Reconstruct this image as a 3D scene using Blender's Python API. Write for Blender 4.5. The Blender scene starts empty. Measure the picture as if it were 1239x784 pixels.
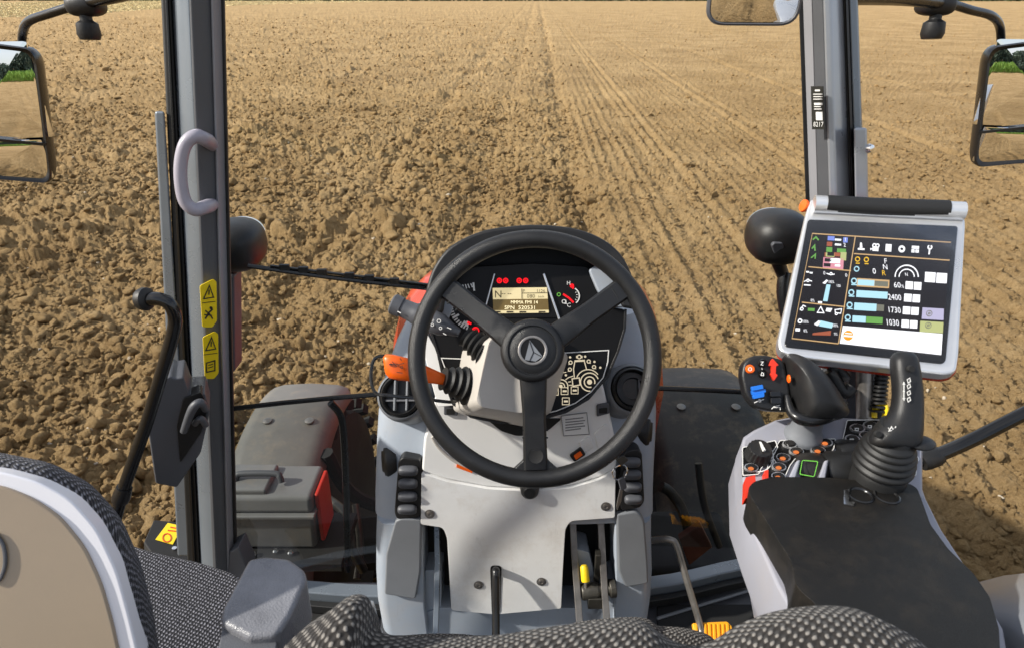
import bpy, bmesh, math, random
import numpy as np
from mathutils import Vector, Matrix
random.seed(7); RNG = np.random.default_rng(11)
S = bpy.context.scene; COL = S.collection
# ------------------------------------------------------------------ camera model (photo pixels 1239 x 784)
F = 800.; CXP, CYP = 619.5, 392.; TH = math.radians(26.7); CT, ST = math.cos(TH), math.sin(TH)
CAM = Vector((0, 0, 1.3)); GZ = -1.35
RIGHT = Vector((1, 0, 0)); UP = Vector((0, ST, CT)); BACK = Vector((0, -CT, ST))
def ray(px, py): return -BACK + RIGHT*((px-CXP)/F) + UP*((CYP-py)/F)
def P(px, py, t=None, X=None, Y=None, Z=None):
    r = ray(px, py)
    if X is not None: t = (X-CAM.x)/r.x
    if Y is not None: t = (Y-CAM.y)/r.y
    if Z is not None: t = (Z-CAM.z)/r.z
    return CAM + r*t
class Plane:
    def __init__(s, o, n): s.o = Vector(o); s.n = Vector(n).normalized()
    @staticmethod
    def of(a, b, c):
        n = (b-a).cross(c-a)
        if n.dot(CAM-a) < 0: n = -n
        return Plane(a, n)
    def pt(s, px, py, off=0.):
        r = ray(px, py); o = s.o + s.n*off
        return CAM + r*((o-CAM).dot(s.n)/r.dot(s.n))
    def up(s, off): return Plane(s.o+s.n*off, s.n)
def lin(c): return tuple(((x/255)/12.92 if x/255 <= .04045 else ((x/255+.055)/1.055)**2.4) for x in c)
# ------------------------------------------------------------------ materials
def mat(name, col, rough=.5, metal=0., bump=0., bscale=600., var=0., vscale=6., emit=None, es=0., coat=0., spec=.5, wear=0.):
    m = bpy.data.materials.new(name); m.use_nodes = True
    nt = m.node_tree; b = nt.nodes['Principled BSDF']
    b.inputs['Base Color'].default_value = (*col, 1); b.inputs['Roughness'].default_value = rough
    b.inputs['Metallic'].default_value = metal; b.inputs['Coat Weight'].default_value = coat
    b.inputs['Specular IOR Level'].default_value = spec
    if emit: b.inputs['Emission Color'].default_value = (*emit, 1); b.inputs['Emission Strength'].default_value = es
    tc = nt.nodes.new('ShaderNodeTexCoord')
    if bump:
        n = nt.nodes.new('ShaderNodeTexNoise'); n.inputs['Scale'].default_value = bscale; n.inputs['Detail'].default_value = 3
        bp = nt.nodes.new('ShaderNodeBump'); bp.inputs['Strength'].default_value = bump; bp.inputs['Distance'].default_value = .002
        nt.links.new(tc.outputs['Object'], n.inputs['Vector']); nt.links.new(n.outputs['Fac'], bp.inputs['Height'])
        nt.links.new(bp.outputs['Normal'], b.inputs['Normal'])
    if var:
        n = nt.nodes.new('ShaderNodeTexNoise'); n.inputs['Scale'].default_value = vscale; n.inputs['Detail'].default_value = 6; n.inputs['Roughness'].default_value = .65
        mr = nt.nodes.new('ShaderNodeMapRange'); mr.inputs['From Min'].default_value = .3; mr.inputs['From Max'].default_value = .7
        mr.inputs['To Min'].default_value = 1-var; mr.inputs['To Max'].default_value = 1+var
        mx = nt.nodes.new('ShaderNodeVectorMath'); mx.operation = 'SCALE'; mx.inputs[0].default_value = col
        nt.links.new(tc.outputs['Object'], n.inputs['Vector']); nt.links.new(n.outputs['Fac'], mr.inputs['Value'])
        nt.links.new(mr.outputs[0], mx.inputs['Scale']); nt.links.new(mx.outputs[0], b.inputs['Base Color'])
        if wear:      # dust patches and scuffs lying on the part
            mp = nt.nodes.new('ShaderNodeMapping'); mp.inputs['Scale'].default_value = (1, .6, .25); nt.links.new(tc.outputs['Object'], mp.inputs[0])
            last = mx.outputs[0]
            for sc_, lo, hi, cc, am in ((38, .60, .74, (.10, .085, .07), wear*.7), (9, .50, .78, (.36, .27, .17), wear)):
                w1 = nt.nodes.new('ShaderNodeTexNoise'); w1.inputs['Scale'].default_value = sc_; w1.inputs['Detail'].default_value = 8; w1.inputs['Roughness'].default_value = .75
                nt.links.new(mp.outputs[0] if sc_ > 20 else tc.outputs['Object'], w1.inputs['Vector'])
                r1 = nt.nodes.new('ShaderNodeMapRange'); r1.inputs['From Min'].default_value = lo; r1.inputs['From Max'].default_value = hi; r1.inputs['To Max'].default_value = am
                nt.links.new(w1.outputs['Fac'], r1.inputs['Value'])
                m1 = nt.nodes.new('ShaderNodeMix'); m1.data_type = 'RGBA'; m1.inputs['B'].default_value = (*cc, 1)
                nt.links.new(r1.outputs[0], m1.inputs['Factor']); nt.links.new(last, m1.inputs['A']); last = m1.outputs['Result']
            nt.links.new(last, b.inputs['Base Color'])
        mr2 = nt.nodes.new('ShaderNodeMapRange'); mr2.inputs['From Min'].default_value = .3; mr2.inputs['From Max'].default_value = .7
        mr2.inputs['To Min'].default_value = max(.02, rough-.1); mr2.inputs['To Max'].default_value = min(1, rough+.1)
        nt.links.new(n.outputs['Fac'], mr2.inputs['Value']); nt.links.new(mr2.outputs[0], b.inputs['Roughness'])
    return m
M = {}
M['shell'] = mat('grey_blue_plastic', (.32, .36, .415), .42, bump=.12, bscale=900, var=.06, vscale=9, wear=.3)
M['lilac'] = mat('lilac_grey_plastic', (.29, .295, .34), .4, bump=.12, bscale=900, var=.05, wear=.22)
M['white'] = mat('off_white_plastic', (.73, .73, .72), .45, bump=.1, bscale=500, var=.05, vscale=11, wear=.4)
M['collar'] = mat('cream_white_plastic', (.77, .765, .745), .42, bump=.05, bscale=700, var=.03)
M['podgrey'] = mat('warm_grey_plastic', (.45, .42, .38), .5, bump=.12, bscale=900, var=.06)
M['dkgrey'] = mat('dark_grey_plastic', (.075, .078, .088), .5, bump=.2, bscale=800, var=.1)
M['midgrey'] = mat('mid_grey_plastic', (.16, .17, .185), .45, bump=.15, bscale=800, var=.1)
M['black'] = mat('black_plastic', (.0105, .0105, .011), .42, spec=.4, bump=.2, bscale=900, var=.15, wear=.07)
M['blacksat'] = mat('satin_black', (.008, .008, .0085), .25, var=.2, bump=.05)
M['blackmat'] = mat('matt_black', (.007, .007, .007), .8, var=.2)
M['panelblk'] = mat('black_panel', (.0045, .0042, .0042), .45, spec=.25, bump=.04, bscale=1200)
M['leather'] = mat('wheel_rubber', (.012, .012, .0125), .35, spec=.4, bump=.35, bscale=1400, var=.12, vscale=20)
M['armpad'] = mat('black_soft_pad', (.0075, .0068, .006), .42, spec=.3, bump=.5, bscale=1600, var=.12, wear=.06)
M['rubber'] = mat('rubber', (.008, .008, .008), .55, bump=.15, bscale=500, var=.15)
M['dullred'] = mat('dull_red_plate', (.10, .03, .02), .6, var=.3, vscale=20)
M['gloss'] = mat('gloss_black_tube', (.008, .008, .0085), .16)
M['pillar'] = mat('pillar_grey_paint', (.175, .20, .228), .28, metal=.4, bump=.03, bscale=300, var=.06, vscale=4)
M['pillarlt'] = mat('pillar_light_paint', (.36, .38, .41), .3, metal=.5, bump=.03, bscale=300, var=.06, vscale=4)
M['trim'] = mat('pillar_dark_trim', (.075, .078, .085), .5, bump=.15, bscale=900, var=.06)
M['trimlt'] = mat('pillar_edge_trim', (.25, .25, .265), .5, bump=.1, bscale=900, var=.05)
M['handle'] = mat('pale_handle_plastic', (.34, .32, .37), .4, bump=.15, bscale=700, var=.05)
M['alu'] = mat('brushed_aluminium', (.78, .78, .78), .36, metal=.85, bump=.08, bscale=900, var=.04)
M['chrome'] = mat('chrome', (.75, .75, .76), .12, metal=1.)
M['steel'] = mat('worn_steel', (.28, .26, .24), .38, metal=.8, bump=.15, bscale=200, var=.25, vscale=25)
M['dksteel'] = mat('dark_steel', (.07, .065, .055), .4, metal=.6, bump=.2, bscale=200, var=.3, vscale=25)
M['orange'] = mat('orange_plastic', lin((238, 98, 18)), .35, bump=.06, var=.04)
M['red'] = mat('red_plastic', lin((205, 48, 24)), .4, bump=.06, var=.05)
M['redpaint'] = mat('orange_red_paint', lin((185, 58, 34)), .25, coat=.5, var=.05)
M['blue'] = mat('blue_plastic', lin((25, 105, 200)), .35, bump=.05)
M['yellow'] = mat('yellow_plastic', lin((235, 200, 20)), .45, bump=.05, var=.04)
M['yelpad'] = mat('yellow_pad', lin((238, 165, 25)), .5, bump=.1, var=.08)
M['decal'] = mat('yellow_decal', lin((240, 208, 20)), .4, var=.03)
M['decalblk'] = mat('decal_black', (.015, .015, .012), .5)
M['paper'] = mat('white_label', (.75, .75, .74), .5, var=.02)
M['ink'] = mat('label_ink', (.2, .2, .2), .6)
M['print'] = mat('white_print', (.72, .71, .68), .5)
M['greenpr'] = mat('green_print', lin((110, 190, 70)), .5)
M['armgrey'] = mat('shiny_armrest_grey', (.17, .172, .188), .32, bump=.5, bscale=420, var=.25, vscale=14)
M['tool'] = mat('toolbox_grey', (.19, .19, .19), .38, bump=.15, bscale=500, var=.1, wear=.4)
M['fender_shade'] = mat('shaded_dusty_fender', (.034, .031, .027), .55, bump=.15, bscale=300, var=.3, vscale=5, wear=.4)  # right mudguard: shade and glass reflection painted in as a darker base, dust on top
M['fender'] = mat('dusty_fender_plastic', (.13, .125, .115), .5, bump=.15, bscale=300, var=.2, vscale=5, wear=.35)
M['tyre'] = mat('tyre_rubber', (.012, .011, .010), .8, bump=.3, bscale=120, var=.4, vscale=8)
M['beige'] = mat('beige_backshell', (.30, .235, .165), .22, var=.06, bump=.04)
M['rim'] = mat('pale_seat_rim', (.72, .715, .75), .35, var=.03)
M['mirror'] = mat('mirror_glass', (.9, .9, .9), .0, metal=1.)
M['glassblk'] = mat('screen_glass', (.004, .004, .005), .12, spec=.35)
M['lcd'] = mat('lcd_backlight', (.3, .26, .17), .4, emit=lin((222, 203, 150)), es=.55)
M['lcddk'] = mat('lcd_segment', lin((95, 78, 40)), .4, emit=lin((95, 78, 40)), es=.3)
M['lcdink'] = mat('lcd_digit', lin((60, 50, 30)), .5)
M['lcdlite'] = mat('lcd_light_digit', lin((235, 222, 180)), .4, emit=lin((235, 222, 180)), es=.5)
def em(name, c, s=1.): return mat(name, (.006, .006, .006), .3, spec=.12, emit=lin(c), es=s)
M['e_red'] = em('red_lamp', (235, 20, 30), 1.1); M['e_white'] = em('white_pixel', (250, 250, 255), 1.0); M['e_yel'] = em('yellow_pixel', (240, 190, 40), .9)
M['e_cyan'] = em('pale_cyan_pixel', (175, 220, 235), .9); M['e_grn'] = em('green_pixel', (110, 170, 80), .8); M['e_dim'] = em('dim_screen', (32, 18, 22), .3)
M['e_org'] = em('orange_pixel', (240, 150, 20), 1.); M['e_brn'] = em('brown_pixel', (170, 90, 60), .8); M['e_lil'] = em('lilac_pixel', (190, 185, 215), .8)
M['e_olv'] = em('olive_pixel', (190, 195, 130), .8); M['e_pink'] = em('pink_pixel', (225, 150, 165), .8); M['e_tan'] = em('tan_line', (225, 185, 130), .7)
M['e_grey'] = em('grey_pixel', (120, 120, 105), .8); M['e_blu'] = em('blue_pixel', (130, 150, 235), .8)
M['e_btn'] = em('button_lamp', (255, 140, 70), .6); M['e_memb'] = em('membrane_print', (245, 228, 195), .55)
def fabric(nm='dotted_seat_fabric', per=.0047, A=(.02, .0175, .016, 1), B=(.215, .198, .178, 1), jit=.0030):
    m = bpy.data.materials.new(nm); m.use_nodes = True; nt = m.node_tree; b = nt.nodes['Principled BSDF']; L = nt.links.new
    uv = nt.nodes.new('ShaderNodeUVMap'); sep = nt.nodes.new('ShaderNodeSeparateXYZ')
    nz = nt.nodes.new('ShaderNodeTexNoise'); nz.inputs['Scale'].default_value = 90; nz.inputs['Detail'].default_value = 2
    mixv = nt.nodes.new('ShaderNodeVectorMath'); mixv.operation = 'MULTIPLY_ADD'; mixv.inputs[1].default_value = (jit,)*3
    L(uv.outputs[0], nz.inputs['Vector']); L(nz.outputs['Color'], mixv.inputs[0]); L(uv.outputs[0], mixv.inputs[2]); L(mixv.outputs[0], sep.inputs[0])
    def sn(o, k):
        a = nt.nodes.new('ShaderNodeMath'); a.operation = 'MULTIPLY'; a.inputs[1].default_value = k; L(o, a.inputs[0])
        s = nt.nodes.new('ShaderNodeMath'); s.operation = 'SINE'; L(a.outputs[0], s.inputs[0]); return s.outputs[0]
    pr = nt.nodes.new('ShaderNodeMath'); pr.operation = 'MULTIPLY'
    k = math.pi/per
    L(sn(sep.outputs[0], k), pr.inputs[0]); L(sn(sep.outputs[1], k*.9), pr.inputs[1])
    n2 = nt.nodes.new('ShaderNodeTexNoise'); n2.inputs['Scale'].default_value = 160; n2.inputs['Detail'].default_value = 2; L(uv.outputs[0], n2.inputs['Vector'])
    ad = nt.nodes.new('ShaderNodeMath'); ad.operation = 'MULTIPLY_ADD'; ad.inputs[1].default_value = .9; L(n2.outputs['Fac'], ad.inputs[0]); L(pr.outputs[0], ad.inputs[2])
    mr = nt.nodes.new('ShaderNodeMapRange'); mr.inputs['From Min'].default_value = .72; mr.inputs['From Max'].default_value = 1.12; L(ad.outputs[0], mr.inputs['Value'])
    mx = nt.nodes.new('ShaderNodeMix'); mx.data_type = 'RGBA'; mx.inputs['A'].default_value = A; mx.inputs['B'].default_value = B
    L(mr.outputs[0], mx.inputs['Factor']); L(mx.outputs['Result'], b.inputs['Base Color']); b.inputs['Roughness'].default_value = .9
    b.inputs['Sheen Weight'].default_value = .1; b.inputs['Specular IOR Level'].default_value = .2
    bp = nt.nodes.new('ShaderNodeBump'); bp.inputs['Strength'].default_value = .6; bp.inputs['Distance'].default_value = .002
    L(pr.outputs[0], bp.inputs['Height']); L(bp.outputs[0], b.inputs['Normal'])
    return m
M['fabric'] = fabric()
M['fabric2'] = fabric('dark_woven_fabric', .0036, (.014, .014, .018, 1), (.22, .22, .25, 1), .0060)
def glass(name, tint, refl):
    m = bpy.data.materials.new(name); m.use_nodes = True; nt = m.node_tree; nt.nodes.clear(); L = nt.links.new
    o = nt.nodes.new('ShaderNodeOutputMaterial'); t = nt.nodes.new('ShaderNodeBsdfTransparent'); t.inputs[0].default_value = (*tint, 1)
    g = nt.nodes.new('ShaderNodeBsdfGlossy'); g.inputs['Roughness'].default_value = .01
    fr = nt.nodes.new('ShaderNodeFresnel'); fr.inputs['IOR'].default_value = 1.45
    ml = nt.nodes.new('ShaderNodeMath'); ml.operation = 'MULTIPLY'; ml.inputs[1].default_value = refl; L(fr.outputs[0], ml.inputs[0])
    mx = nt.nodes.new('ShaderNodeMixShader'); L(ml.outputs[0], mx.inputs[0]); L(t.outputs[0], mx.inputs[1]); L(g.outputs[0], mx.inputs[2]); L(mx.outputs[0], o.inputs[0])
    return m
M['glass'] = glass('clear_windscreen', (.985, .99, .985), .35)
M['glasslow'] = glass('tinted_lower_glass', (.60, .62, .60), .5)
# ------------------------------------------------------------------ mesh collector
def smooth_path(pts, k=6):
    pts = [Vector(p) for p in pts]
    if len(pts) < 3 or k < 2: return pts
    out = []
    for i in range(len(pts)-1):
        p0 = pts[max(i-1, 0)]; p1 = pts[i]; p2 = pts[i+1]; p3 = pts[min(i+2, len(pts)-1)]
        for j in range(k):
            t = j/k; out.append(.5*((2*p1)+(p2-p0)*t+(2*p0-5*p1+4*p2-p3)*t*t+(3*p1-p0-3*p2+p3)*t**3))
    out.append(pts[-1]); return out
def rp(pts, r, seg=4):
    """round the corners of a 2-D polygon; r one number or a list"""
    out = []; n = len(pts)
    for i in range(n):
        a = Vector(pts[i-1]); b = Vector(pts[i]); c = Vector(pts[(i+1) % n]); q = r[i] if isinstance(r, (list, tuple)) else r
        u = (a-b); w = (c-b); d = min(q, u.length*.45, w.length*.45)
        if d < 1e-6: out.append(tuple(b)); continue
        p = b+u.normalized()*d; s = b+w.normalized()*d
        for k in range(seg+1):
            t = k/seg; out.append(tuple((1-t)**2*p+2*t*(1-t)*b+t*t*s))
    return out
def circ(cx, cy, r, n=28, ry=None): return [(cx+r*math.cos(2*math.pi*i/n), cy-(ry or r)*math.sin(2*math.pi*i/n)) for i in range(n)]
def frame_of(n):
    n = Vector(n).normalized(); x = Vector((1, 0, 0)) - n*n.x
    if x.length < .1: x = Vector((0, 1, 0)) - n*n.y
    x.normalize(); return x, n.cross(x), n
class G:
    def __init__(s): s.v = []; s.f = []; s.uv = None
    def add(s, v, f, uv=None):
        o = len(s.v); s.v += [tuple(p) for p in v]; s.f += [tuple(i+o for i in q) for q in f]
        if uv is not None: s.uv = (s.uv or []) + list(uv)
        return s
    def prism(s, pts, vec):
        n = len(pts); vec = Vector(vec); pts = [Vector(p) for p in pts]
        nn = Vector((0, 0, 0))
        for i in range(n): nn += pts[i].cross(pts[(i+1) % n])
        if nn.dot(vec) > 0: pts = pts[::-1]
        f = [tuple(range(n)), tuple(range(2*n-1, n-1, -1))] + [(i, i+n, (i+1) % n+n, (i+1) % n) for i in range(n)]
        return s.add(pts+[p+vec for p in pts], f)
    def plate(s, pl, pxs, th, off=0.):
        """solid plate: outline in photo pixels on plane (front at off), thickness th behind it"""
        return s.prism([pl.pt(x, y, off) for x, y in pxs], -pl.n*th)
    def loft(s, rings, closed=True, cap=True, uv=False):
        m, n = len(rings), len(rings[0]); v = [Vector(p) for r in rings for p in r]; f = []
        nn = n if closed else n-1
        for i in range(m-1):
            for j in range(nn):
                f.append((i*n+j, i*n+(j+1) % n, (i+1)*n+(j+1) % n, (i+1)*n+j))
        if cap and closed: f += [tuple(range(n-1, -1, -1)), tuple((m-1)*n+j for j in range(n))]
        u = None
        if uv:
            u = []; au = [0.]*n; 
            for i in range(m):
                av = 0.
                for j in range(n):
                    if i: au[j] += (v[i*n+j]-v[(i-1)*n+j]).length
                    if j: av += (v[i*n+j]-v[i*n+j-1]).length
                    u.append((au[n//2], av))
        return s.add(v, f, u)
    def tube(s, path, r, n=12, k=6, cap=True, flat=1.):
        path = smooth_path(path, k); m = len(path)
        if not isinstance(r, (list, tuple)): rr = [r]*m
        else: rr = [r[min(int(i*(len(r)-1)/(m-1)), len(r)-2)]*(1-((i*(len(r)-1)/(m-1)) - min(int(i*(len(r)-1)/(m-1)), len(r)-2))) + r[min(int(i*(len(r)-1)/(m-1)), len(r)-2)+1]*((i*(len(r)-1)/(m-1)) - min(int(i*(len(r)-1)/(m-1)), len(r)-2)) for i in range(m)]
        rings = []; prev = None
        for i in range(m):
            t = (path[min(i+1, m-1)]-path[max(i-1, 0)]).normalized()
            if prev is None: a = t.orthogonal().normalized()
            else:
                a = prev - t*prev.dot(t); a.normalize()
            prev = a; b = t.cross(a)
            rings.append([path[i]+(a*math.cos(q)+b*math.sin(q)*flat)*rr[i] for q in [2*math.pi*j/n for j in range(n)]])
        return s.loft(rings, True, cap)
    def lathe(s, prof, o, axis, n=32, sx=1., sy=1.):
        x, y, z = frame_of(axis); o = Vector(o)
        rings = [[o+z*h+(x*math.cos(q)*sx+y*math.sin(q)*sy)*r for q in [2*math.pi*j/n for j in range(n)]] for r, h in prof]
        return s.loft(rings)
    def box(s, c, sz, ax=None):
        x, y, z = ax or (Vector((1, 0, 0)), Vector((0, 1, 0)), Vector((0, 0, 1))); c = Vector(c); a, b, d = [q/2 for q in sz]
        v = [c+x*i*a+y*j*b+z*k*d for k in (-1, 1) for j in (-1, 1) for i in (-1, 1)]
        return s.add(v, [(0, 2, 3, 1), (4, 5, 7, 6), (0, 1, 5, 4), (2, 6, 7, 3), (0, 4, 6, 2), (1, 3, 7, 5)])
    def ell(s, c, rad, ax=None, nu=24, nv=14, e=1.):
        x, y, z = ax or (Vector((1, 0, 0)), Vector((0, 1, 0)), Vector((0, 0, 1))); c = Vector(c); rings = []
        pw = lambda q: math.copysign(abs(q)**e, q)
        for i in range(1, nv):
            a = math.pi*i/nv-math.pi/2
            rings.append([c+x*rad[0]*pw(math.cos(a))*pw(math.cos(q))+y*rad[1]*pw(math.cos(a))*pw(math.sin(q))+z*rad[2]*pw(math.sin(a)) for q in [2*math.pi*j/nu for j in range(nu)]])
        return s.loft(rings)
    # flat print on a plane
    def flat(s, pl, pxs, off=.0012, th=.0008): return s.plate(pl, pxs, th, off)
    def line(s, pl, pxs, w, off=.0012, closed=False, th=.0008):
        q = [Vector(p) for p in pxs]; n = len(q); L = []; Rr = []
        for i in range(n):
            a = q[i-1] if (i or closed) else q[i]; b = q[(i+1) % n] if (i < n-1 or closed) else q[i]
            d1 = (q[i]-a).normalized() if (q[i]-a).length else None; d2 = (b-q[i]).normalized() if (b-q[i]).length else None
            d = ((d1 or d2)+(d2 or d1)); d = d.normalized() if d.length > .01 else (d1 or d2); nv = Vector((-d.y, d.x))
            k = 1/max(.4, abs(nv.dot(Vector((-(d1 or d2).y, (d1 or d2).x))))) * w/2
            L.append(q[i]+nv*k); Rr.append(q[i]-nv*k)
        for i in range(n if closed else n-1):
            j = (i+1) % n
            s.prism([pl.pt(*p, off) for p in (L[i], L[j], Rr[j], Rr[i])], -pl.n*th)
        return s
    def ringf(s, pl, cx, cy, r, w, off=.0012, a0=0, a1=360, n=24):
        pts = [(cx+r*math.cos(math.radians(a0+(a1-a0)*i/n)), cy-r*math.sin(math.radians(a0+(a1-a0)*i/n))) for i in range(n+(0 if a1-a0 == 360 else 1))]
        return s.line(pl, pts, w, off, a1-a0 == 360)
    def text(s, txt, pl, px, py, cap, off=.0014, d=(1, 0), sx=1., align='LEFT'):
        cu = bpy.data.curves.new('t', 'FONT'); cu.body = txt; cu.size = 1; cu.align_x = align; cu.resolution_u = 2
        ob = bpy.data.objects.new('t', cu); COL.objects.link(ob); dg = bpy.context.evaluated_depsgraph_get()
        me = bpy.data.meshes.new_from_object(ob.evaluated_get(dg))
        o = pl.pt(px, py, off); x = (pl.pt(px+d[0]*4, py+d[1]*4, off)-o); u = x.length/(4*Vector(d).length); x.normalize(); y = pl.n.cross(x)
        k = cap*u/.70
        s.add([o+x*v.co.x*k*sx+y*v.co.y*k for v in me.vertices], [tuple(p.vertices) for p in me.polygons])
        bpy.data.objects.remove(ob); bpy.data.curves.remove(cu); bpy.data.meshes.remove(me); return s
    def build(s, name, m, parent=None, bevel=0., seg=3, sharp=38, fix=True, sub=0):
        me = bpy.data.meshes.new(name); o = bpy.data.objects.new(name, me); COL.objects.link(o)
        L = Vector((0, 0, 0)); q = parent
        while q is not None: L += q.location; q = q.parent
        me.from_pydata([(x-L.x, y-L.y, z-L.z) for x, y, z in s.v], [], s.f)
        if s.uv and len(s.uv) == len(s.v):
            ul = me.uv_layers.new(name='UVMap')
            li = np.empty(len(me.loops), np.int32); me.loops.foreach_get('vertex_index', li)
            ul.data.foreach_set('uv', np.array(s.uv, np.float32)[li].ravel())
        if fix:
            bm = bmesh.new(); bm.from_mesh(me); bmesh.ops.recalc_face_normals(bm, faces=bm.faces); bm.to_mesh(me); bm.free()
        me.materials.append(M[m] if isinstance(m, str) else m)
        me.shade_smooth()
        if bevel:
            b = o.modifiers.new('bevel', 'BEVEL'); b.width = bevel; b.segments = seg; b.limit_method = 'ANGLE'; b.angle_limit = math.radians(35); b.harden_normals = True
        else:
            me.set_sharp_from_angle(angle=math.radians(sharp))
        if sub:
            u = o.modifiers.new('sub', 'SUBSURF'); u.levels = sub; u.render_levels = sub
        if parent: o.parent = parent
        return o
def thing(name, label, cat, loc, group=None):
    o = bpy.data.objects.new(name, None); COL.objects.link(o); o.location = loc; o.empty_display_size = .05
    o['label'] = label; o['category'] = cat
    if group: o['group'] = group
    return o
def tag(o, label, cat, group=None):
    o['label'] = label; o['category'] = cat
    if group: o['group'] = group
    return o
EXPO = 0.55
# ================================================================== THE FIELD
def hsh(ix, iy, s=0):
    h = (ix.astype(np.int64)*374761393 + iy.astype(np.int64)*668265263 + s*982451653) & 0xffffffff
    h = ((h ^ (h >> 13))*1274126177) & 0xffffffff
    h = ((h ^ (h >> 16))*2246822519) & 0xffffffff
    return ((h ^ (h >> 15)) & 0xffffff)/float(0x1000000)
def vnoise(x, y, s=0):
    ix = np.floor(x); iy = np.floor(y); fx = x-ix; fy = y-iy
    ux = fx*fx*(3-2*fx); uy = fy*fy*(3-2*fy); ix = ix.astype(np.int64); iy = iy.astype(np.int64)
    a = hsh(ix, iy, s); b = hsh(ix+1, iy, s); c = hsh(ix, iy+1, s); d = hsh(ix+1, iy+1, s)
    return (a+(b-a)*ux)*(1-uy)+(c+(d-c)*ux)*uy
def fbm(x, y, o=4, s=0):
    r = 0; a = .5
    for i in range(o): r = r+a*(vnoise(x, y, s+i)-.5); x = x*2.03+17.1; y = y*2.03+5.3; a *= .55
    return r
def lumps(x, y, size, s, dens=.6):
    """rounded clods, one at most per cell: height 0..1"""
    x = x/size; y = y/size; ix = np.floor(x).astype(np.int64); iy = np.floor(y).astype(np.int64); out = np.zeros_like(x)
    for dx in (-1, 0, 1):
        for dy in (-1, 0, 1):
            cx = ix+dx; cy = iy+dy
            px = cx+.5+.8*(hsh(cx, cy, s)-.5); py = cy+.5+.8*(hsh(cx, cy, s+1)-.5)
            r = .25+.5*hsh(cx, cy, s+2)**1.5; on = hsh(cx, cy, s+3) < dens
            an = hsh(cx, cy, s+4)*math.pi; k = .65+.6*hsh(cx, cy, s+5); ca, sa = np.cos(an), np.sin(an)
            u = (x-px)*ca+(y-py)*sa; v = (-(x-px)*sa+(y-py)*ca)*k
            d = np.sqrt(u*u+v*v)/r; tb = hsh(cx, cy, s+6)*6.283; cut = .50+.28*hsh(cx, cy, s+7)+.62*(u*np.cos(tb)+v*np.sin(tb))/r
            out = np.maximum(out, np.where(on, np.clip(np.minimum(np.sqrt(np.clip(1-d*d, 0, 1)), cut), 0, 1)*r*1.6, 0))
    return out
SK = .034
def smst(a, b, x): t = np.clip((x-a)/(b-a), 0, 1); return t*t*(3-2*t)
def ground_h(x, y):
    xr = x-SK*y; r = np.hypot(x, y)
    wob = fbm(x*.35, y*.12, 3, 50)
    rough = 1-smst(.1, 1.3, xr+1.2*wob)                 # cloddy ploughed side on the left
    rough = np.where(y < -3, .35, rough); mix = smst(-.16, .2, fbm(x*.55+31, y*.4, 3, 160)); rough = rough*(.55+.75*mix)
    wx = x+.16*fbm(x*6, y*6, 5, 90); wy = y+.16*fbm(x*6+9, y*6, 5, 95)
    h = .10*fbm(x*.9, y*.9, 3, 1)*(.5+rough)
    h = h+.075*fbm(x*4, y*4, 4, 7)*(.45+.8*rough)
    big = lumps(wx, wy, .24, 20, .26)*.105*rough*(.4+.9*mix)
    md = lumps(wx+3, wy+7, .13, 30, .6)*.062*(.30+.70*rough)
    sm = lumps(wx+5, wy+1, .066, 40, .7)*.042*(.6+.4*rough)
    ti = lumps(wx+2, wy+4, .034, 60, .7)*.024
    h = h+np.maximum(np.maximum(big, md), np.maximum(sm, ti))+.35*(sm+ti)
    h = h+(.030+.03*rough)*fbm(x*19, y*19, 4, 110)*(1+1.5*fbm(x*1.7, y*1.7, 2, 120)) + .012*np.abs(fbm(x*48, y*48, 3, 130))
    # drilled rows on the right
    ph = (xr+.03*fbm(x*.8, y*.25, 2, 70))/.185
    rw = (.5-.5*np.cos(2*np.pi*ph))**1.3
    amp = .028*(.55+.6*vnoise(x*1.3, y*.4, 77))*(.6+.8*hsh(np.floor(ph).astype(np.int64), np.zeros_like(ph).astype(np.int64), 5))
    amp = amp*np.clip((42-r)/26, 0, 1); h = h+rw*amp*(1-rough)
    h = h+.05*fbm(xr*1.3, y*.05, 3, 140)*np.clip((r-14)/20, 0, 1)
    # wheel tracks and open furrows
    for c, w, dpt, g in ((.62, .24, .08, 0), (1.95, .07, .045, 1), (2.14, .06, .04, 1), (2.34, .07, .045, 1), (4.4, .06, .05, 1), (4.75, .05, .045, 1), (-.75, .3, .055, 0), (-2.4, .2, .05, 0), (7.6, .08, .06, 1), (11.5, .1, .06, 1)):
        d = (xr+.12*fbm(x*.5, y*.3, 2, 33)*(1-.6*g)-c)/w
        h = h-dpt*np.exp(-d*d)*(.5+1.0*vnoise(x*2, y*.7, 81)) + (.35*g+.08)*dpt*np.exp(-(d-1.8)**2)
    fz = np.exp(-((xr-.62)/.35)**2); h = h+fz*(.045*fbm(x*7, y*7, 4, 150)+.6*md+.5*sm)
    return h
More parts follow.
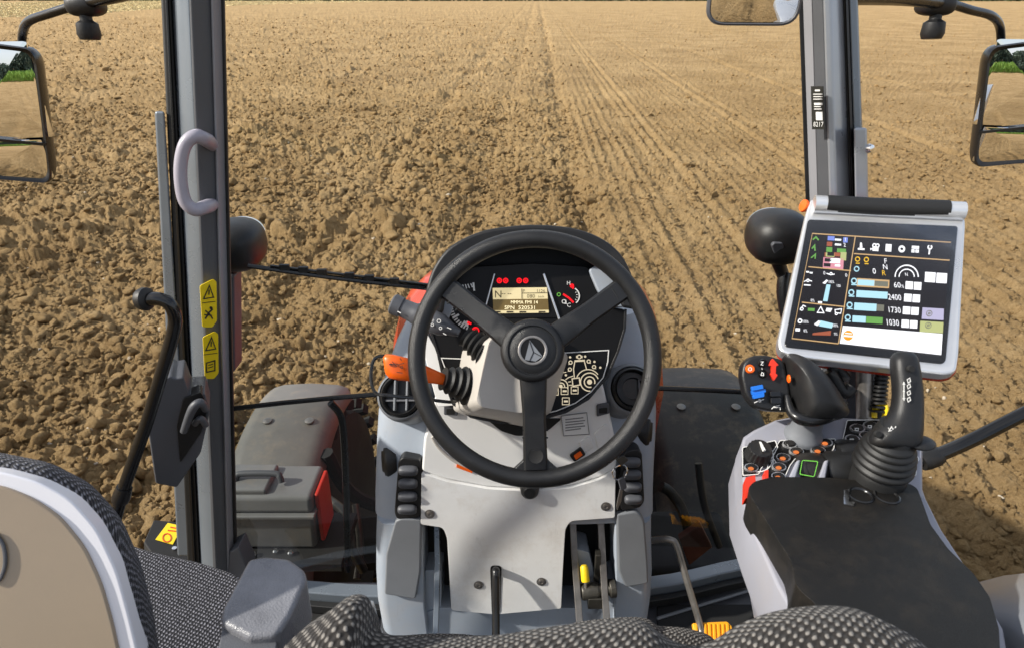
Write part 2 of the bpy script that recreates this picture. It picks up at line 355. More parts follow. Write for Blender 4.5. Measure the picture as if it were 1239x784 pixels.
def soil_material():
    m = bpy.data.materials.new('dry_ploughed_soil'); m.use_nodes = True; nt = m.node_tree; b = nt.nodes['Principled BSDF']; L = nt.links.new
    tc = nt.nodes.new('ShaderNodeTexCoord')
    def noise(sc, det, ro=.6):
        n = nt.nodes.new('ShaderNodeTexNoise'); n.inputs['Scale'].default_value = sc; n.inputs['Detail'].default_value = det; n.inputs['Roughness'].default_value = ro
        L(tc.outputs['Object'], n.inputs['Vector']); return n
    n1 = noise(.55, 6, .7); n2 = noise(9, 6, .7); n3 = noise(60, 4, .7)
    add = nt.nodes.new('ShaderNodeMath'); add.operation = 'MULTIPLY_ADD'; add.inputs[1].default_value = .55; L(n1.outputs['Fac'], add.inputs[0])
    a2 = nt.nodes.new('ShaderNodeMath'); a2.operation = 'MULTIPLY_ADD'; a2.inputs[1].default_value = .4; L(n2.outputs['Fac'], a2.inputs[0]); L(add.outputs[0], a2.inputs[2])
    a3 = nt.nodes.new('ShaderNodeMath'); a3.operation = 'MULTIPLY'; a3.inputs[1].default_value = .4; L(n3.outputs['Fac'], a3.inputs[0]); L(a3.outputs[0], add.inputs[2])
    cr = nt.nodes.new('ShaderNodeValToRGB'); e = cr.color_ramp.elements
    e[0].position = .40; e[0].color = SOIL[0]; e[1].position = .88; e[1].color = SOIL[2]
    q = e.new(.63); q.color = SOIL[1]
    L(a2.outputs[0], cr.inputs[0]); L(cr.outputs[0], b.inputs['Base Color'])
    b.inputs['Roughness'].default_value = .95; b.inputs['Specular IOR Level'].default_value = .12
    nb = noise(75, 8, .8); bp = nt.nodes.new('ShaderNodeBump'); bp.inputs['Strength'].default_value = 1.; bp.inputs['Distance'].default_value = .05
    L(nb.outputs['Fac'], bp.inputs['Height']); L(bp.outputs[0], b.inputs['Normal'])
    return m
SOIL = ((.12, .072, .033, 1), (.355, .234, .106, 1), (.55, .385, .195, 1))
M['soil'] = soil_material()
def np_mesh(name, V, Fq, m, smooth=True):
    me = bpy.data.meshes.new(name); n = Fq.shape[1]
    me.vertices.add(len(V)); me.vertices.foreach_set('co', np.ascontiguousarray(V, np.float32).ravel())
    me.loops.add(Fq.size); me.loops.foreach_set('vertex_index', Fq.astype(np.int32).ravel())
    me.polygons.add(len(Fq)); me.polygons.foreach_set('loop_start', np.arange(0, Fq.size, n, dtype=np.int32))
    me.update(calc_edges=True); me.materials.append(M[m])
    if smooth: me.polygons.foreach_set('use_smooth', np.ones(len(Fq), bool))
    o = bpy.data.objects.new(name, me); COL.objects.link(o); return o
# one sheet to the horizon: rings of growing radius, finest in front of the tractor
HH = CAM.z-GZ
phi = np.concatenate([np.linspace(math.radians(62), math.radians(1.2), 860), np.linspace(math.radians(1.17), math.radians(.1), 70)])
rad = HH/np.tan(phi); rad = np.concatenate([[.3], rad, [2500.]])
th = np.concatenate([np.linspace(math.radians(-52), math.radians(52), 1350), np.linspace(math.radians(52.5), math.radians(307.5), 420)])
A, R_ = np.meshgrid(th, rad); gx = (R_*np.sin(A)).ravel(); gy = (R_*np.cos(A)).ravel()
gz = ground_h(gx, gy); gz = np.where(np.hypot(gx, gy) < 1.3, -.05, gz); rr_ = np.hypot(gx, gy); gz = gz*np.clip(1.15-rr_/500, .0, 1)
nr, na = R_.shape; ii = np.arange(nr*na).reshape(nr, na)
a = ii[:-1]; bq = np.roll(ii, -1, 1)[:-1]; c = np.roll(ii, -1, 1)[1:]; d = ii[1:]
gr = np_mesh('field', np.stack([gx, gy, gz+GZ], 1), np.stack([a, d, c, bq], -1).reshape(-1, 4), 'soil', smooth=False)
gr['kind'] = 'structure'; gr['label'] = 'dry brown ploughed field with drilled rows on its right side'
# loose clods lying on it
def clods(name='soil_clods', mt='soil', N=42000, far=0, big=1.):
    bm = bmesh.new(); bmesh.ops.create_icosphere(bm, subdivisions=2, radius=1); V0 = np.array([v.co for v in bm.verts]); F0 = np.array([[v.index for v in f.verts] for f in bm.faces]); bm.free()
    n = N
    y = 1.6+16*RNG.random(n)**1.6 if not far else 9+far*RNG.random(n)**1.5; x = (RNG.random(n)*2-1)*(1.2+y*.92)
    xr = x-SK*y; keep = (xr < .9) | (RNG.random(n) < .6); x = x[keep]; y = y[keep]; n = len(x)
    s = np.clip(RNG.lognormal(-4.15, .6, n), .006, .062)*big; s = np.where(x-SK*y > .9, s*.62, s)
    z = ground_h(x, y)+GZ
    V = np.repeat(V0[None], n, 0)+RNG.normal(0, .075, (n, len(V0), 3)); off = RNG.random((n, 1, 3))*50
    q = V*1.35+off
    w = fbm((q[..., 0]+q[..., 2]*.7).ravel(), (q[..., 1]-q[..., 2]*.8).ravel(), 3, 3).reshape(n, -1)+.6*fbm((q[..., 2]*1.9).ravel(), (q[..., 0]*1.7+q[..., 1]).ravel(), 2, 13).reshape(n, -1)
    for kk in range(9):
        pn = RNG.normal(0, 1, (n, 1, 3)); pn /= np.linalg.norm(pn, axis=2, keepdims=True); dd = (V*pn).sum(2, keepdims=True)-(.42+.4*RNG.random((n, 1, 1))); V = V-np.clip(dd, 0, None)*pn
    V = V*(1.15+1.1*w[..., None]); V = V*(.65+.8*RNG.random((n, 1, 3)))*np.array([1, 1, .85])
    an = RNG.random(n)*6.283; ca, sa = np.cos(an)[:, None], np.sin(an)[:, None]
    X = V[..., 0]*ca-V[..., 1]*sa; Y = V[..., 0]*sa+V[..., 1]*ca
    V = np.stack([X, Y, V[..., 2]], -1)*s[:, None, None]+np.stack([x, y, z+s*.25], 1)[:, None]
    Fc = (F0[None]+(np.arange(n)*len(V0))[:, None, None]).reshape(-1, 3)
    return np_mesh(name, V.reshape(-1, 3), Fc, mt, smooth=False)
M['stone'] = mat('pale_dry_stone', (.40, .34, .25), .95, bump=.3, bscale=90, var=.2, vscale=30)
o = clods('pale_stones', 'stone', 1300, 0, .5); o['kind'] = 'stuff'; o['label'] = 'small pale stones and dry bits lying among the clods'
o = clods('far_soil_clods', 'soil', 34000, 70, 1.4); o['kind'] = 'stuff'; o['label'] = 'coarse soil clods farther out on the ploughed field'
o = clods(); o['kind'] = 'stuff'; o['label'] = 'loose dry soil clods scattered over the ploughed field'
# stubble strip and hedge along the far edge
M['straw'] = mat('pale_straw', (.66, .56, .30), .9, var=.25, vscale=1.5)
M['crop'] = mat('green_crop_leaves', (.20, .34, .05), .7, var=.4, vscale=2)
M['hedge'] = mat('dark_hedge_leaves', (.055, .075, .025), .8, var=.4, vscale=1)
M['wood'] = mat('dark_tree_leaves', (.075, .115, .085), .8, var=.5, vscale=.3)
def blades(name, m, pts, h, w, label):
    n = len(pts); an = RNG.random(n)*6.283; hh = h*(.6+.7*RNG.random(n)); ww = w*(.6+.8*RNG.random(n)); ln = (RNG.random((n, 2))-.5)*h*.8
    b = np.stack([pts[:, 0], pts[:, 1], np.full(n, GZ-.02)], 1) if pts.shape[1] == 2 else pts
    dx = np.stack([np.cos(an)*ww, np.sin(an)*ww, np.zeros(n)], 1); tp = b+np.stack([ln[:, 0], ln[:, 1], hh], 1)
    V = np.stack([b-dx, b+dx, tp+dx*.5, tp-dx*.5], 1).reshape(-1, 3); Fq = np.arange(4*n).reshape(-1, 4)
    o = np_mesh(name, V, Fq, m, False); o['kind'] = 'stuff'; o['label'] = label; return o
edge = [P(-40, 24, Z=GZ), P(120, 17, Z=GZ), P(200, 11, Z=GZ), P(330, 6, Z=GZ), P(480, 2.5, Z=GZ)]
pt = []
for i in range(len(edge)-1):
    e0, e1 = edge[i], edge[i+1]; n = 9000
    u = RNG.random(n); k = 1+RNG.random(n)*1.3
    pt.append(np.stack([(e0.x+(e1.x-e0.x)*u)*k, (e0.y+(e1.y-e0.y)*u)*k], 1))
blades('stubble', 'straw', np.concatenate(pt), .12, .16, 'pale yellow straw stubble beyond the far left edge of the soil')
n = 16000; x = (RNG.random(n)-.5)*620; y = 215+RNG.random(n)*4-x*.03
blades('hedge_row', 'hedge', np.stack([x, y, GZ+1.1*RNG.random(n)], 1), .5, .5, 'thin dark green hedge line at the far end of the field')
n = 90000; x = (RNG.random(n)-.5)*260; y = -64-RNG.random(n)*9
blades('green_crop', 'crop', np.stack([x, y, GZ+1.2*RNG.random(n)], 1), .55, .07, 'green standing crop strip behind the tractor, seen in the mirrors')
pt = []
for i in range(110):
    cxx = -200+400*i/109+RNG.normal(0, 2); H = 10+8*RNG.random()
    for j in range(12):
        c = np.array([cxx+RNG.normal(0, 3), -150+RNG.normal(0, 4), GZ+H*(.08+.8*RNG.random())]); rd = 2.4+2.2*RNG.random()
        q = RNG.normal(0, 1, (170, 3)); q /= np.linalg.norm(q, axis=1)[:, None]; pt.append(c+q*rd*RNG.random((170, 1))**.4)
blades('tree_belt', 'wood', np.concatenate(pt), .7, .45, 'dark far-off belt of trees behind the green crop, seen in the mirrors')
# ================================================================== CAB FRAME (pillars, glass, sill, floor)
cab = thing('tractor_cab', 'grey tractor cab frame with two front pillars, windscreen glass and sill around the driving place', 'tractor cab', (0, 1.1, 0))
YT, YB = 1.21, 1.10
def pcol(rows, g, cap=True):
    """loft of a pillar from (py, [(px, dY), ...]) rows"""
    rings = []
    for py, Yb, pr in rows: rings.append([P(x, py, Y=Yb+dy) for x, dy in pr])
    return g.loft(rings, True, cap)
def yat(py): return YT+(YB-YT)*(py+60)/750.
def pill(name, m, tops, bots, bev=.003, dy=None, pys=(-60, 700)):
    g = G(); rows = []
    if pys[0] == -60: tops = tuple(a+(a-b)*200/(pys[1]+60) for a, b in zip(tops, bots)); pys = (-260, pys[1])
    for py, xs in zip(pys, (tops, bots)): rows.append((py, yat(py), list(zip(xs, dy))))
    pcol(rows, g); return g.build(name, m, cab, bevel=bev, seg=2)
# left pillar (door seal, lit face, dark trim, light edge, glass seal)
pill('door_frame', 'pillar', (187, 199, 199, 187), (215, 232, 232, 215), .004, (-.005, -.005, .05, .05), (135, 672))
pill('rubber_seal', 'rubber', (192, 204, 204, 194), (228, 243, 243, 230), .004, (-.012, -.012, .05, .05))
pill('rubber_seal', 'blacksat', (197, 200, 200, 197), (234, 237, 237, 234), .001, (-.018, -.018, .0, .0))
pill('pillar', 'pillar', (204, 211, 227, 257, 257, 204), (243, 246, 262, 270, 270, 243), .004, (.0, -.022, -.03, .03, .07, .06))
pill('pillar_trim', 'trim', (226, 229, 253, 257, 240), (258, 262, 277, 280, 268), .003, (-.034, -.036, -.012, .0, .02))
pill('pillar_edge_trim', 'trimlt', (253, 255, 267, 268, 258), (275, 277, 284, 285, 280), .002, (-.014, -.018, .004, .02, .03))
pill('rubber_seal', 'rubber', (266, 270, 271, 266), (283, 287, 288, 283), .002, (.002, .002, .04, .04))
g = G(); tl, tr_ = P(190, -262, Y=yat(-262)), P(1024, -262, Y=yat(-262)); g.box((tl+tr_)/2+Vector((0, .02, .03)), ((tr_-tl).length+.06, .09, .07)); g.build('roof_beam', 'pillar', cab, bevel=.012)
# foot bracket of the left pillar
g = G(); g.prism([P(277, 668, Y=1.085), P(288, 662, Y=1.085), P(300, 690, Y=1.08), P(300, 720, Y=1.08), P(272, 720, Y=1.08)], (0, .05, 0)); g.build('pillar_foot', 'dkgrey', cab, bevel=.004)
# right pillar
def pr(name, m, tops, bots, bev, dy): pill(name, m, tops, bots, bev, dy, (-60, 700))
pr('rubber_seal', 'rubber', (964, 970, 970, 965), (991, 996, 996, 991), .002, (.0, .0, .04, .04))
pr('pillar_edge_trim', 'trimlt', (969, 981, 983, 976), (995, 1003, 1005, 1000), .002, (.0, -.012, .01, .03))
pr('pillar_trim', 'trim', (981, 994, 996, 984), (1003, 1019, 1021, 1006), .002, (-.014, -.030, .01, .02))
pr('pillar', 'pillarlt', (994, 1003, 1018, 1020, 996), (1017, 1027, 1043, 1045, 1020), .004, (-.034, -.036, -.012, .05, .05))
pr('rubber_seal', 'rubber', (1018, 1024, 1026, 1018), (1043, 1050, 1052, 1043), .003, (-.012, -.012, .04, .04))
pr('rubber_seal', 'blacksat', (1021, 1022.5, 1022.5, 1021), (1046.5, 1048, 1048, 1046.5), .001, (-.018, -.018, .0, .0))
pr('door_frame', 'pillar', (1025, 1035, 1036, 1026), (1051, 1063, 1063, 1052), .004, (-.005, -.002, .05, .05))
g = G(); pcol([(155, 1.165, [(1033, -.015), (1049, -.012), (1049, .03), (1033, .03)]), (262, 1.15, [(1035, -.015), (1051, -.012), (1051, .03), (1035, .03)])], g); g.build('hinge_bracket', 'pillarlt', cab, bevel=.004)
g = G(); g.lathe([(.0, 0), (.007, 0), (.008, .004), (.006, .010), (0, .011)], P(1049, 180, Y=1.155), (.5, -1, .2), 16); g.build('bolt', 'chrome', cab)
# black plate decal on the right pillar
dp = Plane.of(P(982, 105, Y=yat(105)-.016), P(996, 105, Y=yat(105)-.034), P(998, 160, Y=yat(160)-.034)).up(.003)
g = G(); g.plate(dp, [(981, 105), (996, 105), (997.5, 157), (982.5, 157)], .0015); dpl = g.build('data_plate', 'decalblk', cab)
g = G()
for y, a, b, h in ((109, 986, 992, 2.), (114, 984, 995, 1), (117, 984, 995, 1), (120, 984, 995, 1), (125, 985, 995, 2.6), (129, 985, 993, 1), (132, 985, 994, 1)): g.flat(dp, [(a, y), (b, y), (b, y+h), (a, y+h)])
g.flat(dp, [(987, 136), (995, 136), (995.3, 146), (987.3, 146)]); g.text('8217', dp, 984, 153.5, 5, d=(1, .02), sx=.85)
g.build('lettering', 'print', dpl)
# C-shaped grab handle on the left pillar
g = G(); hy = lambda py: yat(py)-.05
g.tube([P(258, 178, Y=yat(176)+.01), P(253, 172, Y=yat(176)-.02), P(246, 168, Y=hy(165)), P(237, 165, Y=hy(165)-.012), P(225, 174, Y=hy(170)-.02), P(219, 196, Y=hy(195)-.022), P(219, 222, Y=hy(222)-.022), P(224, 244, Y=hy(245)-.02), P(235, 254, Y=hy(255)-.014), P(245, 252, Y=hy(252)), P(254, 249, Y=yat(247)-.02), P(259, 247, Y=yat(247)+.01)], [.0095, .0125, .0115, .011, .0105, .0105, .011, .0115, .0125, .0095], 14)
g.build('grab_handle', 'handle', cab)
# two yellow warning decals
pp_ = Plane.of(P(241, 345, Y=yat(345)-.036), P(262, 343, Y=yat(345)-.014), P(262, 455, Y=yat(455)-.014)).up(.004)
for k, (q, tri) in enumerate((([(242, 346), (258, 338), (262, 341), (262.5, 388), (257, 396), (245, 396)], 0), ([(245.5, 408), (260, 401), (264, 404), (264.5, 451), (259, 458), (248, 458)], 1))):
    g = G(); g.plate(pp_, rp(q, 2), .0012); d = g.build('warning_decal', 'decal', cab)
    y0 = 346+tri*62; x0 = 252.5+tri*2.6; g = G()
    g.line(pp_, [(x0-6, y0+16), (x0+1, y0), (x0+6, y0+14)], 1.2, closed=True); g.flat(pp_, [(x0, y0+5), (x0+1.4, y0+5), (x0+1, y0+11), (x0-.2, y0+11)])
    g.line(pp_, [(x0-8, y0+21), (x0+8, y0+19)], .6)
    if tri == 0:
        g.line(pp_, [(x0-4, y0+40), (x0, y0+33), (x0+5, y0+28)], 1.8); g.line(pp_, [(x0-4, y0+30), (x0+1, y0+34), (x0+5, y0+40)], 1.5); g.line(pp_, [(x0-5, y0+35), (x0+4, y0+36)], 1.2); g.flat(pp_, circ(x0+3, y0+27, 1.8, 10))
    else:
        g.line(pp_, [(x0-5, y0+31), (x0+5, y0+28), (x0+5, y0+40), (x0-5, y0+42)], 1.2, closed=True); g.line(pp_, [(x0-3, y0+34), (x0+3, y0+32)], .8); g.line(pp_, [(x0-3, y0+37), (x0+3, y0+35)], .8)
    g.build('warning_symbol', 'decalblk', d)
# door latch box low on the left pillar
lb = Plane.of(P(190, 460, Y=.985), P(246, 470, Y=1.01), P(195, 590, Y=.97))
g = G(); g.plate(lb, rp([(176, 500), (190, 462), (206, 455), (212, 458), (222, 456), (230, 478), (248, 476), (254, 498), (243, 548), (214, 590), (188, 585)], 3), .07); lbo = g.build('latch_box', 'dkgrey', cab, bevel=.006)
g = G(); g.plate(lb.up(.004), rp([(214, 515), (222, 482), (243, 474), (252, 492), (244, 522), (218, 560)], 3), .03); g.build('latch_cover', 'black', lbo, bevel=.004)
g = G(); g.tube([lb.pt(222, 522, .012), lb.pt(233, 494, .022), lb.pt(243, 487, .02), lb.pt(249, 496, .012)], [.006, .008, .008, .005], 10); g.tube([lb.pt(236, 512, .006), lb.pt(243, 506, .02), lb.pt(249, 514, .012)], .006, 10); g.build('latch_lever', 'dkgrey', lbo)
# front sill and cab floor
g = G(); sp = [P(283, 703, Z=.05), P(370, 711, Z=.05), P(455, 716, Z=.05), P(620, 714, Z=.05), P(788, 706, Z=.05), P(896, 684, Z=.05), P(1010, 668, Z=.05)]
g.loft([[p+Vector((0, -.012, 0)), p+Vector((0, .022, .003)), p+Vector((0, .022, -.05)), p+Vector((0, -.012, -.05))] for p in smooth_path(sp, 5)]); g.build('front_sill', 'pillar', cab, bevel=.004)
g = G(); g.loft([[p+Vector((0, -.03, -.022)), p+Vector((0, -.014, -.022)), p+Vector((0, -.014, -.045)), p+Vector((0, -.03, -.045))] for p in smooth_path(sp, 5)]); g.build('sill_seal', 'rubber', cab, bevel=.002)
g = G(); g.prism([(-.74, -.3, -.012), (.74, -.3, -.012), (.74, 1.11, -.012), (.5, 1.18, -.012), (-.5, 1.18, -.012), (-.74, 1.11, -.012)], (0, 0, -.06)); fl = g.build('cab_floor', 'dkgrey', cab)
for sx in (-1, 1):
    g = G(); g.prism([P(372 if sx < 0 else 795, 730, Z=0), P(452 if sx < 0 else 930, 730, Z=0), P(452 if sx < 0 else 1000, 830, Z=0), P(300 if sx < 0 else 795, 830, Z=0)], (0, 0, -.009)); g.build('floor_mat', 'blackmat', cab, bevel=.003)
g = G(); g.tube([P(372, 728, Z=.002), P(455, 735, Z=.002)], .004, 6); g.build('mat_edge', 'midgrey', cab)
g = G(); g.tube([P(795, 748, Z=.002), P(912, 712, Z=.002)], .004, 6); g.build('mat_edge', 'midgrey', cab)
# windscreen: upper pane and tinted lower pane, thin real sheets
def pane(name, m, rowsL, rowsR, bow):
    v = []; n = 12
    for (a, b) in zip(rowsL, rowsR):
        for i in range(n+1):
            u = i/n; p = a.lerp(b, u); v.append(p+Vector((0, bow*4*u*(1-u), 0)))
    g = G(); f = [(i*(n+1)+j, i*(n+1)+j+1, (i+1)*(n+1)+j+1, (i+1)*(n+1)+j) for i in range(len(rowsL)-1) for j in range(n)]
    g.add(v, f); return g.build(name, m, cab, fix=False)
def gl(py): return P(268+17*(py+60)/760, py, Y=yat(py)+.03)
def gr_(py): return P(968+26*(py+60)/760, py, Y=yat(py)+.03)
pane('windscreen_pane', 'glass', [gl(-255), gl(200), gl(493)], [gr_(-255), gr_(200), gr_(479)], .06)
pane('lower_glass_pane', 'glasslow', [gl(496), gl(706)], [gr_(482), gr_(668)], .06)
g = G(); ql = [gl(494).lerp(gr_(480), u)+Vector((0, .06*4*u*(1-u), 0)) for u in [i/12 for i in range(13)]]
g.tube(ql, .0055, 8, 1); g.build('pane_joint_seal', 'blacksat', cab)
g = G(); g.tube([P(400, 487, Y=1.19), P(413, 505, Y=1.2), P(417, 545, Y=1.2), P(419, 600, Y=1.2), P(421, 690, Y=1.2)], .008, 8); g.build('hose_guard', 'blacksat', cab)
# step board outside the door with yellow decal
st = Plane.of(P(175, 640, Z=.02), P(235, 640, Z=.0), P(235, 690, Z=.0))
g = G(); g.plate(st, [(174, 655), (186, 628), (232, 632), (238, 700), (200, 695)], .03); so = g.build('step_board', 'blackmat', cab, bevel=.004)
g = G(); g.plate(st.up(.002), [(188, 652), (203, 632), (221, 636), (209, 658)], .0012); sd = g.build('warning_decal', 'decal', so)
g = G(); g.ringf(st.up(.002), 202, 650, 5, 1.2); g.line(st.up(.002), [(203, 641), (213, 642)], 1.2); g.line(st.up(.002), [(206, 637), (216, 639)], 1.2); g.build('warning_symbol', 'red', sd)
g = G()
for x, y in ((211, 664), (219, 663)): g.lathe([(0, 0), (.006, 0), (.006, .005), (0, .006)], st.pt(x, y), st.n, 12)
g.build('bolt_pair', 'chrome', so)
# long grab rail inside the left door: its own thing
gl_ = thing('grab_rail', 'black bent tube grab rail standing beside the left door latch box', 'grab rail', P(147, 600, Y=.93))
g = G(); g.tube([P(176, 363, Y=.93), P(192, 362, Y=.93), P(205, 368, Y=.93), P(212, 384, Y=.93), P(209, 405, Y=.93), P(196, 450, Y=.925), P(178, 510, Y=.92), P(162, 555, Y=.91), P(147, 600, Y=.90), P(137, 640, Y=.89), P(128, 690, Y=.88)], .0105, 16); g.build('tube', 'gloss', gl_)
g = G(); g.lathe([(0, -.006), (.016, -.006), (.018, 0), (.018, .006), (.014, .009), (0, .009)], P(174, 362, Y=.93), (1, -.25, .1), 24); g.build('end_cap', 'black', gl_)
g = G(); g.lathe([(0, -.01), (.014, -.01), (.015, 0), (.013, .02), (0, .022)], P(147, 600, Y=.90), P(162, 555, Y=.91)-P(147, 600, Y=.90), 20); g.build('collar', 'blacksat', gl_)
# ================================================================== SEATS
bs = thing('instructor_seat', 'folding passenger seat with beige back shell, white rim and dotted dark fabric', 'seat', P(100, 800, t=.72))
sp_ = Plane(P(90, 650, t=.67), Vector((.18, -.85, .45)))
oA = [(-40, 566), (0, 570), (45, 582), (84, 603), (117, 640), (141, 690), (155, 740), (167, 790), (176, 850), (-40, 850)]
g = G(); g.plate(sp_, rp(oA, 14, 3), .03); g.build('back_rim', 'rim', bs, bevel=.012, seg=4)
oB = [(-60, 584), (0, 587), (38, 602), (72, 625), (102, 662), (122, 705), (135, 750), (146, 800), (156, 870), (-60, 870)]
g = G(); g.plate(sp_, rp(oB, 14, 3), .01, .004); bsh = g.build('back_shell', 'beige', bs, bevel=.004)
g = G(); g.tube([sp_.pt(x, y, .006) for x, y in ((-6, 645), (4, 660), (6, 682), (0, 700), (-8, 705))], .0018, 8); g.build('shell_groove', 'dkgrey', bsh)
def off_ring(pl, pts, off): return [pl.pt(x, y, off) for x, y in pts]
def scale2(pts, k, c=(40, 760)): return [(c[0]+(x-c[0])*k, c[1]+(y-c[1])*k) for x, y in pts]
oC = [(-40, 540), (0, 546), (62, 558), (112, 584), (148, 625), (172, 680), (186, 735), (195, 790), (203, 850), (-40, 850)]
def oM(k): return rp([(a+(c-a)*k, b_+(d-b_)*k) for (a, b_), (c, d) in zip(oA, oC)], 14, 3)
g = G(); g.loft([off_ring(sp_, oM(0), -.012), off_ring(sp_, oM(.3), -.016), off_ring(sp_, oM(.66), -.035), off_ring(sp_, oM(.92), -.065), off_ring(sp_, oM(1), -.10), off_ring(sp_, oM(.85), -.135), off_ring(sp_, oM(-.2), -.155)], True, True, True); g.build('back_cushion', 'fabric2', bs, sub=1)
cu = [(110, 640), (185, 664), (240, 676), (285, 690), (300, 705), (292, 750), (262, 840), (100, 900), (20, 720)]
def planar_uv(g, pts, vec, o, ax, ay):
    g.prism(pts, vec); g.uv = [((Vector(v)-o).dot(ax), (Vector(v)-o).dot(ay)+Vector(v).z*.7) for v in g.v]
g = G(); pts = [P(x, y, Z=.46) for x, y in rp(cu, 12, 4)]; planar_uv(g, pts, (0, 0, -.1), pts[0], Vector((.9, .43, 0)), Vector((-.43, .9, 0))); g.build('seat_cushion', 'fabric2', bs, bevel=.02, seg=4)
ds = thing('driver_seat', 'driver seat with dotted dark fabric, seen from behind at the bottom edge', 'seat', (0.05, .35, .35))
def ridge(xs, tmid, prof, g):
    pts = smooth_path([P(x, y, t=tmid) for x, y in xs], 4)
    g.loft([[p+Vector((0, dy, dz)) for dy, dz in prof] for p in pts], False, False, True); return g
prof = [(.075, -.36), (.07, -.12), (.062, -.06), (.045, -.022), (.022, -.005), (0, 0), (-.022, -.006), (-.045, -.024), (-.058, -.06), (-.066, -.12), (-.07, -.36)]
g = G(); ridge([(x_, y_+29) for x_, y_ in [(300, 830), (322, 792), (346, 765), (378, 744), (400, 727), (416, 723), (428, 728), (434, 746), (441, 772), (490, 780), (560, 779), (610, 776), (650, 769), (710, 761), (770, 755), (798, 760), (818, 776), (850, 790), (880, 788), (918, 765), (960, 748), (1010, 739), (1060, 739), (1098, 750), (1148, 784), (1180, 850)]], .50, prof, g)
g.build('backrest', 'fabric', ds, fix=False)
prof2 = [(.06, -.16), (.058, -.06), (.048, -.02), (.025, -.004), (0, 0), (-.05, -.008), (-.15, -.03), (-.3, -.05)]
g = G(); ridge([(x_, y_+22) for x_, y_ in [(440, 800), (458, 776), (500, 768), (560, 768), (590, 774), (640, 774), (672, 768), (694, 755), (730, 749), (772, 746), (794, 749), (806, 757), (840, 760), (872, 770), (888, 790)]], .96, prof2, g); g.build('seat_cushion', 'fabric', ds, fix=False)
g = G(); g.tube([P(449, 730, Z=.3), P(455, 755, Z=.36), P(462, 775, Z=.4)], .006, 8); g.tube([P(446, 752, Z=.3), P(454, 752, Z=.34), P(458, 775, Z=.38)], .006, 8); g.build('seat_rail', 'chrome', ds)
arm = Plane(P(310, 700, Z=.69), Vector((.05, -.06, 1)))
g = G(); g.plate(arm, rp([(301, 674), (322, 671), (350, 674), (369, 688), (371, 700), (352, 742), (336, 768), (300, 770), (266, 752), (268, 735)], [6, 4, 5, 8, 4, 4, 9, 4, 9, 4], 4), .075); a_ = g.build('armrest_pad', 'armgrey', ds, bevel=.016, seg=5)
g = G(); g.plate(arm.up(-.012), rp([(270, 752), (300, 762), (336, 772), (322, 860), (250, 860)], 6), .075); g.build('armrest_base', 'dkgrey', ds, bevel=.01)
ch = thing('tractor_chassis', 'dark engine block and front axle under the bonnet behind the lower glass', 'chassis', (.03, 2, -.8))
# ================================================================== OUTSIDE THE GLASS
def wheel_fender(nm, x0, x1, side, lab):
    yc, zc, R = 2.05, -.75, (.67 if side < 0 else .735)
    t = thing('front_fender', lab, 'mudguard', ((x0+x1)/2, yc, zc), 'front mudguards')
    rings = []; xm = [x0, x0+.02, x0+.06, (x0+x1)/2, x1-.06, x1-.02, x1]; dr = [-.05, -.012, 0, .006, 0, -.012, -.05]
    for k in range(25):
        a = math.radians(70+110*k/24); a = math.pi/2+(a-math.pi/2)
        top = [Vector((x, yc+(R+d)*math.cos(a), zc+(R+d)*math.sin(a))) for x, d in zip(xm, dr)]
        bot = [Vector((x, yc+(R+d-.008)*math.cos(a), zc+(R+d-.008)*math.sin(a))) for x, d in zip(xm[::-1], dr[::-1])]
        rings.append(top+bot)
    g = G(); g.loft(rings); g.build('guard_panel', 'fender' if side < 0 else 'fender_shade', t, sharp=50)
    for fx in (.3, .75):
        a = math.radians(97); g = G(); g.lathe([(0, 0), (.016, 0), (.016, .006), (.006, .01), (0, .01)], (x0+(x1-x0)*fx, yc+(R+.004)*math.cos(a), zc+(R+.004)*math.sin(a)), (0, math.cos(a), math.sin(a)), 14); g.build('bolt', 'steel', t)
    g = G(); g.tube([((x0 if side > 0 else x1), yc-.2, zc+R-.05), ((x0 if side > 0 else x1)+(-.08*side), yc-.15, zc+R-.3), (.25*side, yc, zc+.1)], .025, 8); g.build('stay', 'blackmat', t)
    w = None
    rr, ww = .595, (x1-x0)*.92; pr_ = [(.30, -ww*.42), (.46, -ww*.5), (.54, -ww*.46), (.565, -ww*.3), (.57, 0), (.565, ww*.3), (.54, ww*.46), (.46, ww*.5), (.30, ww*.42)]
    g = G(); g.lathe(pr_, ((x0+x1)/2, yc, zc), (1, 0, 0), 48); ty = g.build('front_wheel', 'tyre', ch)
    g = G()
    for k in range(26):
        for sd in (-1, 1):
            a = 2*math.pi*(k+.5*(sd > 0))/26; n = Vector((0, math.cos(a), math.sin(a))); tt = Vector((0, -math.sin(a), math.cos(a)))
            ax = (Vector((1, 0, 0))+tt*.6*sd).normalized(); g.box(Vector(((x0+x1)/2+sd*ww*.25, yc, zc))+n*.578, (ww*.56, .035, .04), (ax, n.cross(ax), n))
    g.build('tread', 'tyre', ty)
    g = G(); g.lathe([(0, -.05), (.12, -.05), (.28, -.08), (.31, -.1), (.31, .1), (.28, .06), (0, .06)], ((x0+x1)/2, yc, zc), (1, 0, 0), 32); g.build('wheel_rim', 'podgrey', ty)
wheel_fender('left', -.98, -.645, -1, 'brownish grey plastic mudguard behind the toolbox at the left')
wheel_fender('right', .47, .90, 1, 'dusty mudguard with shade painted into its colour, seen through the glass right of the console')
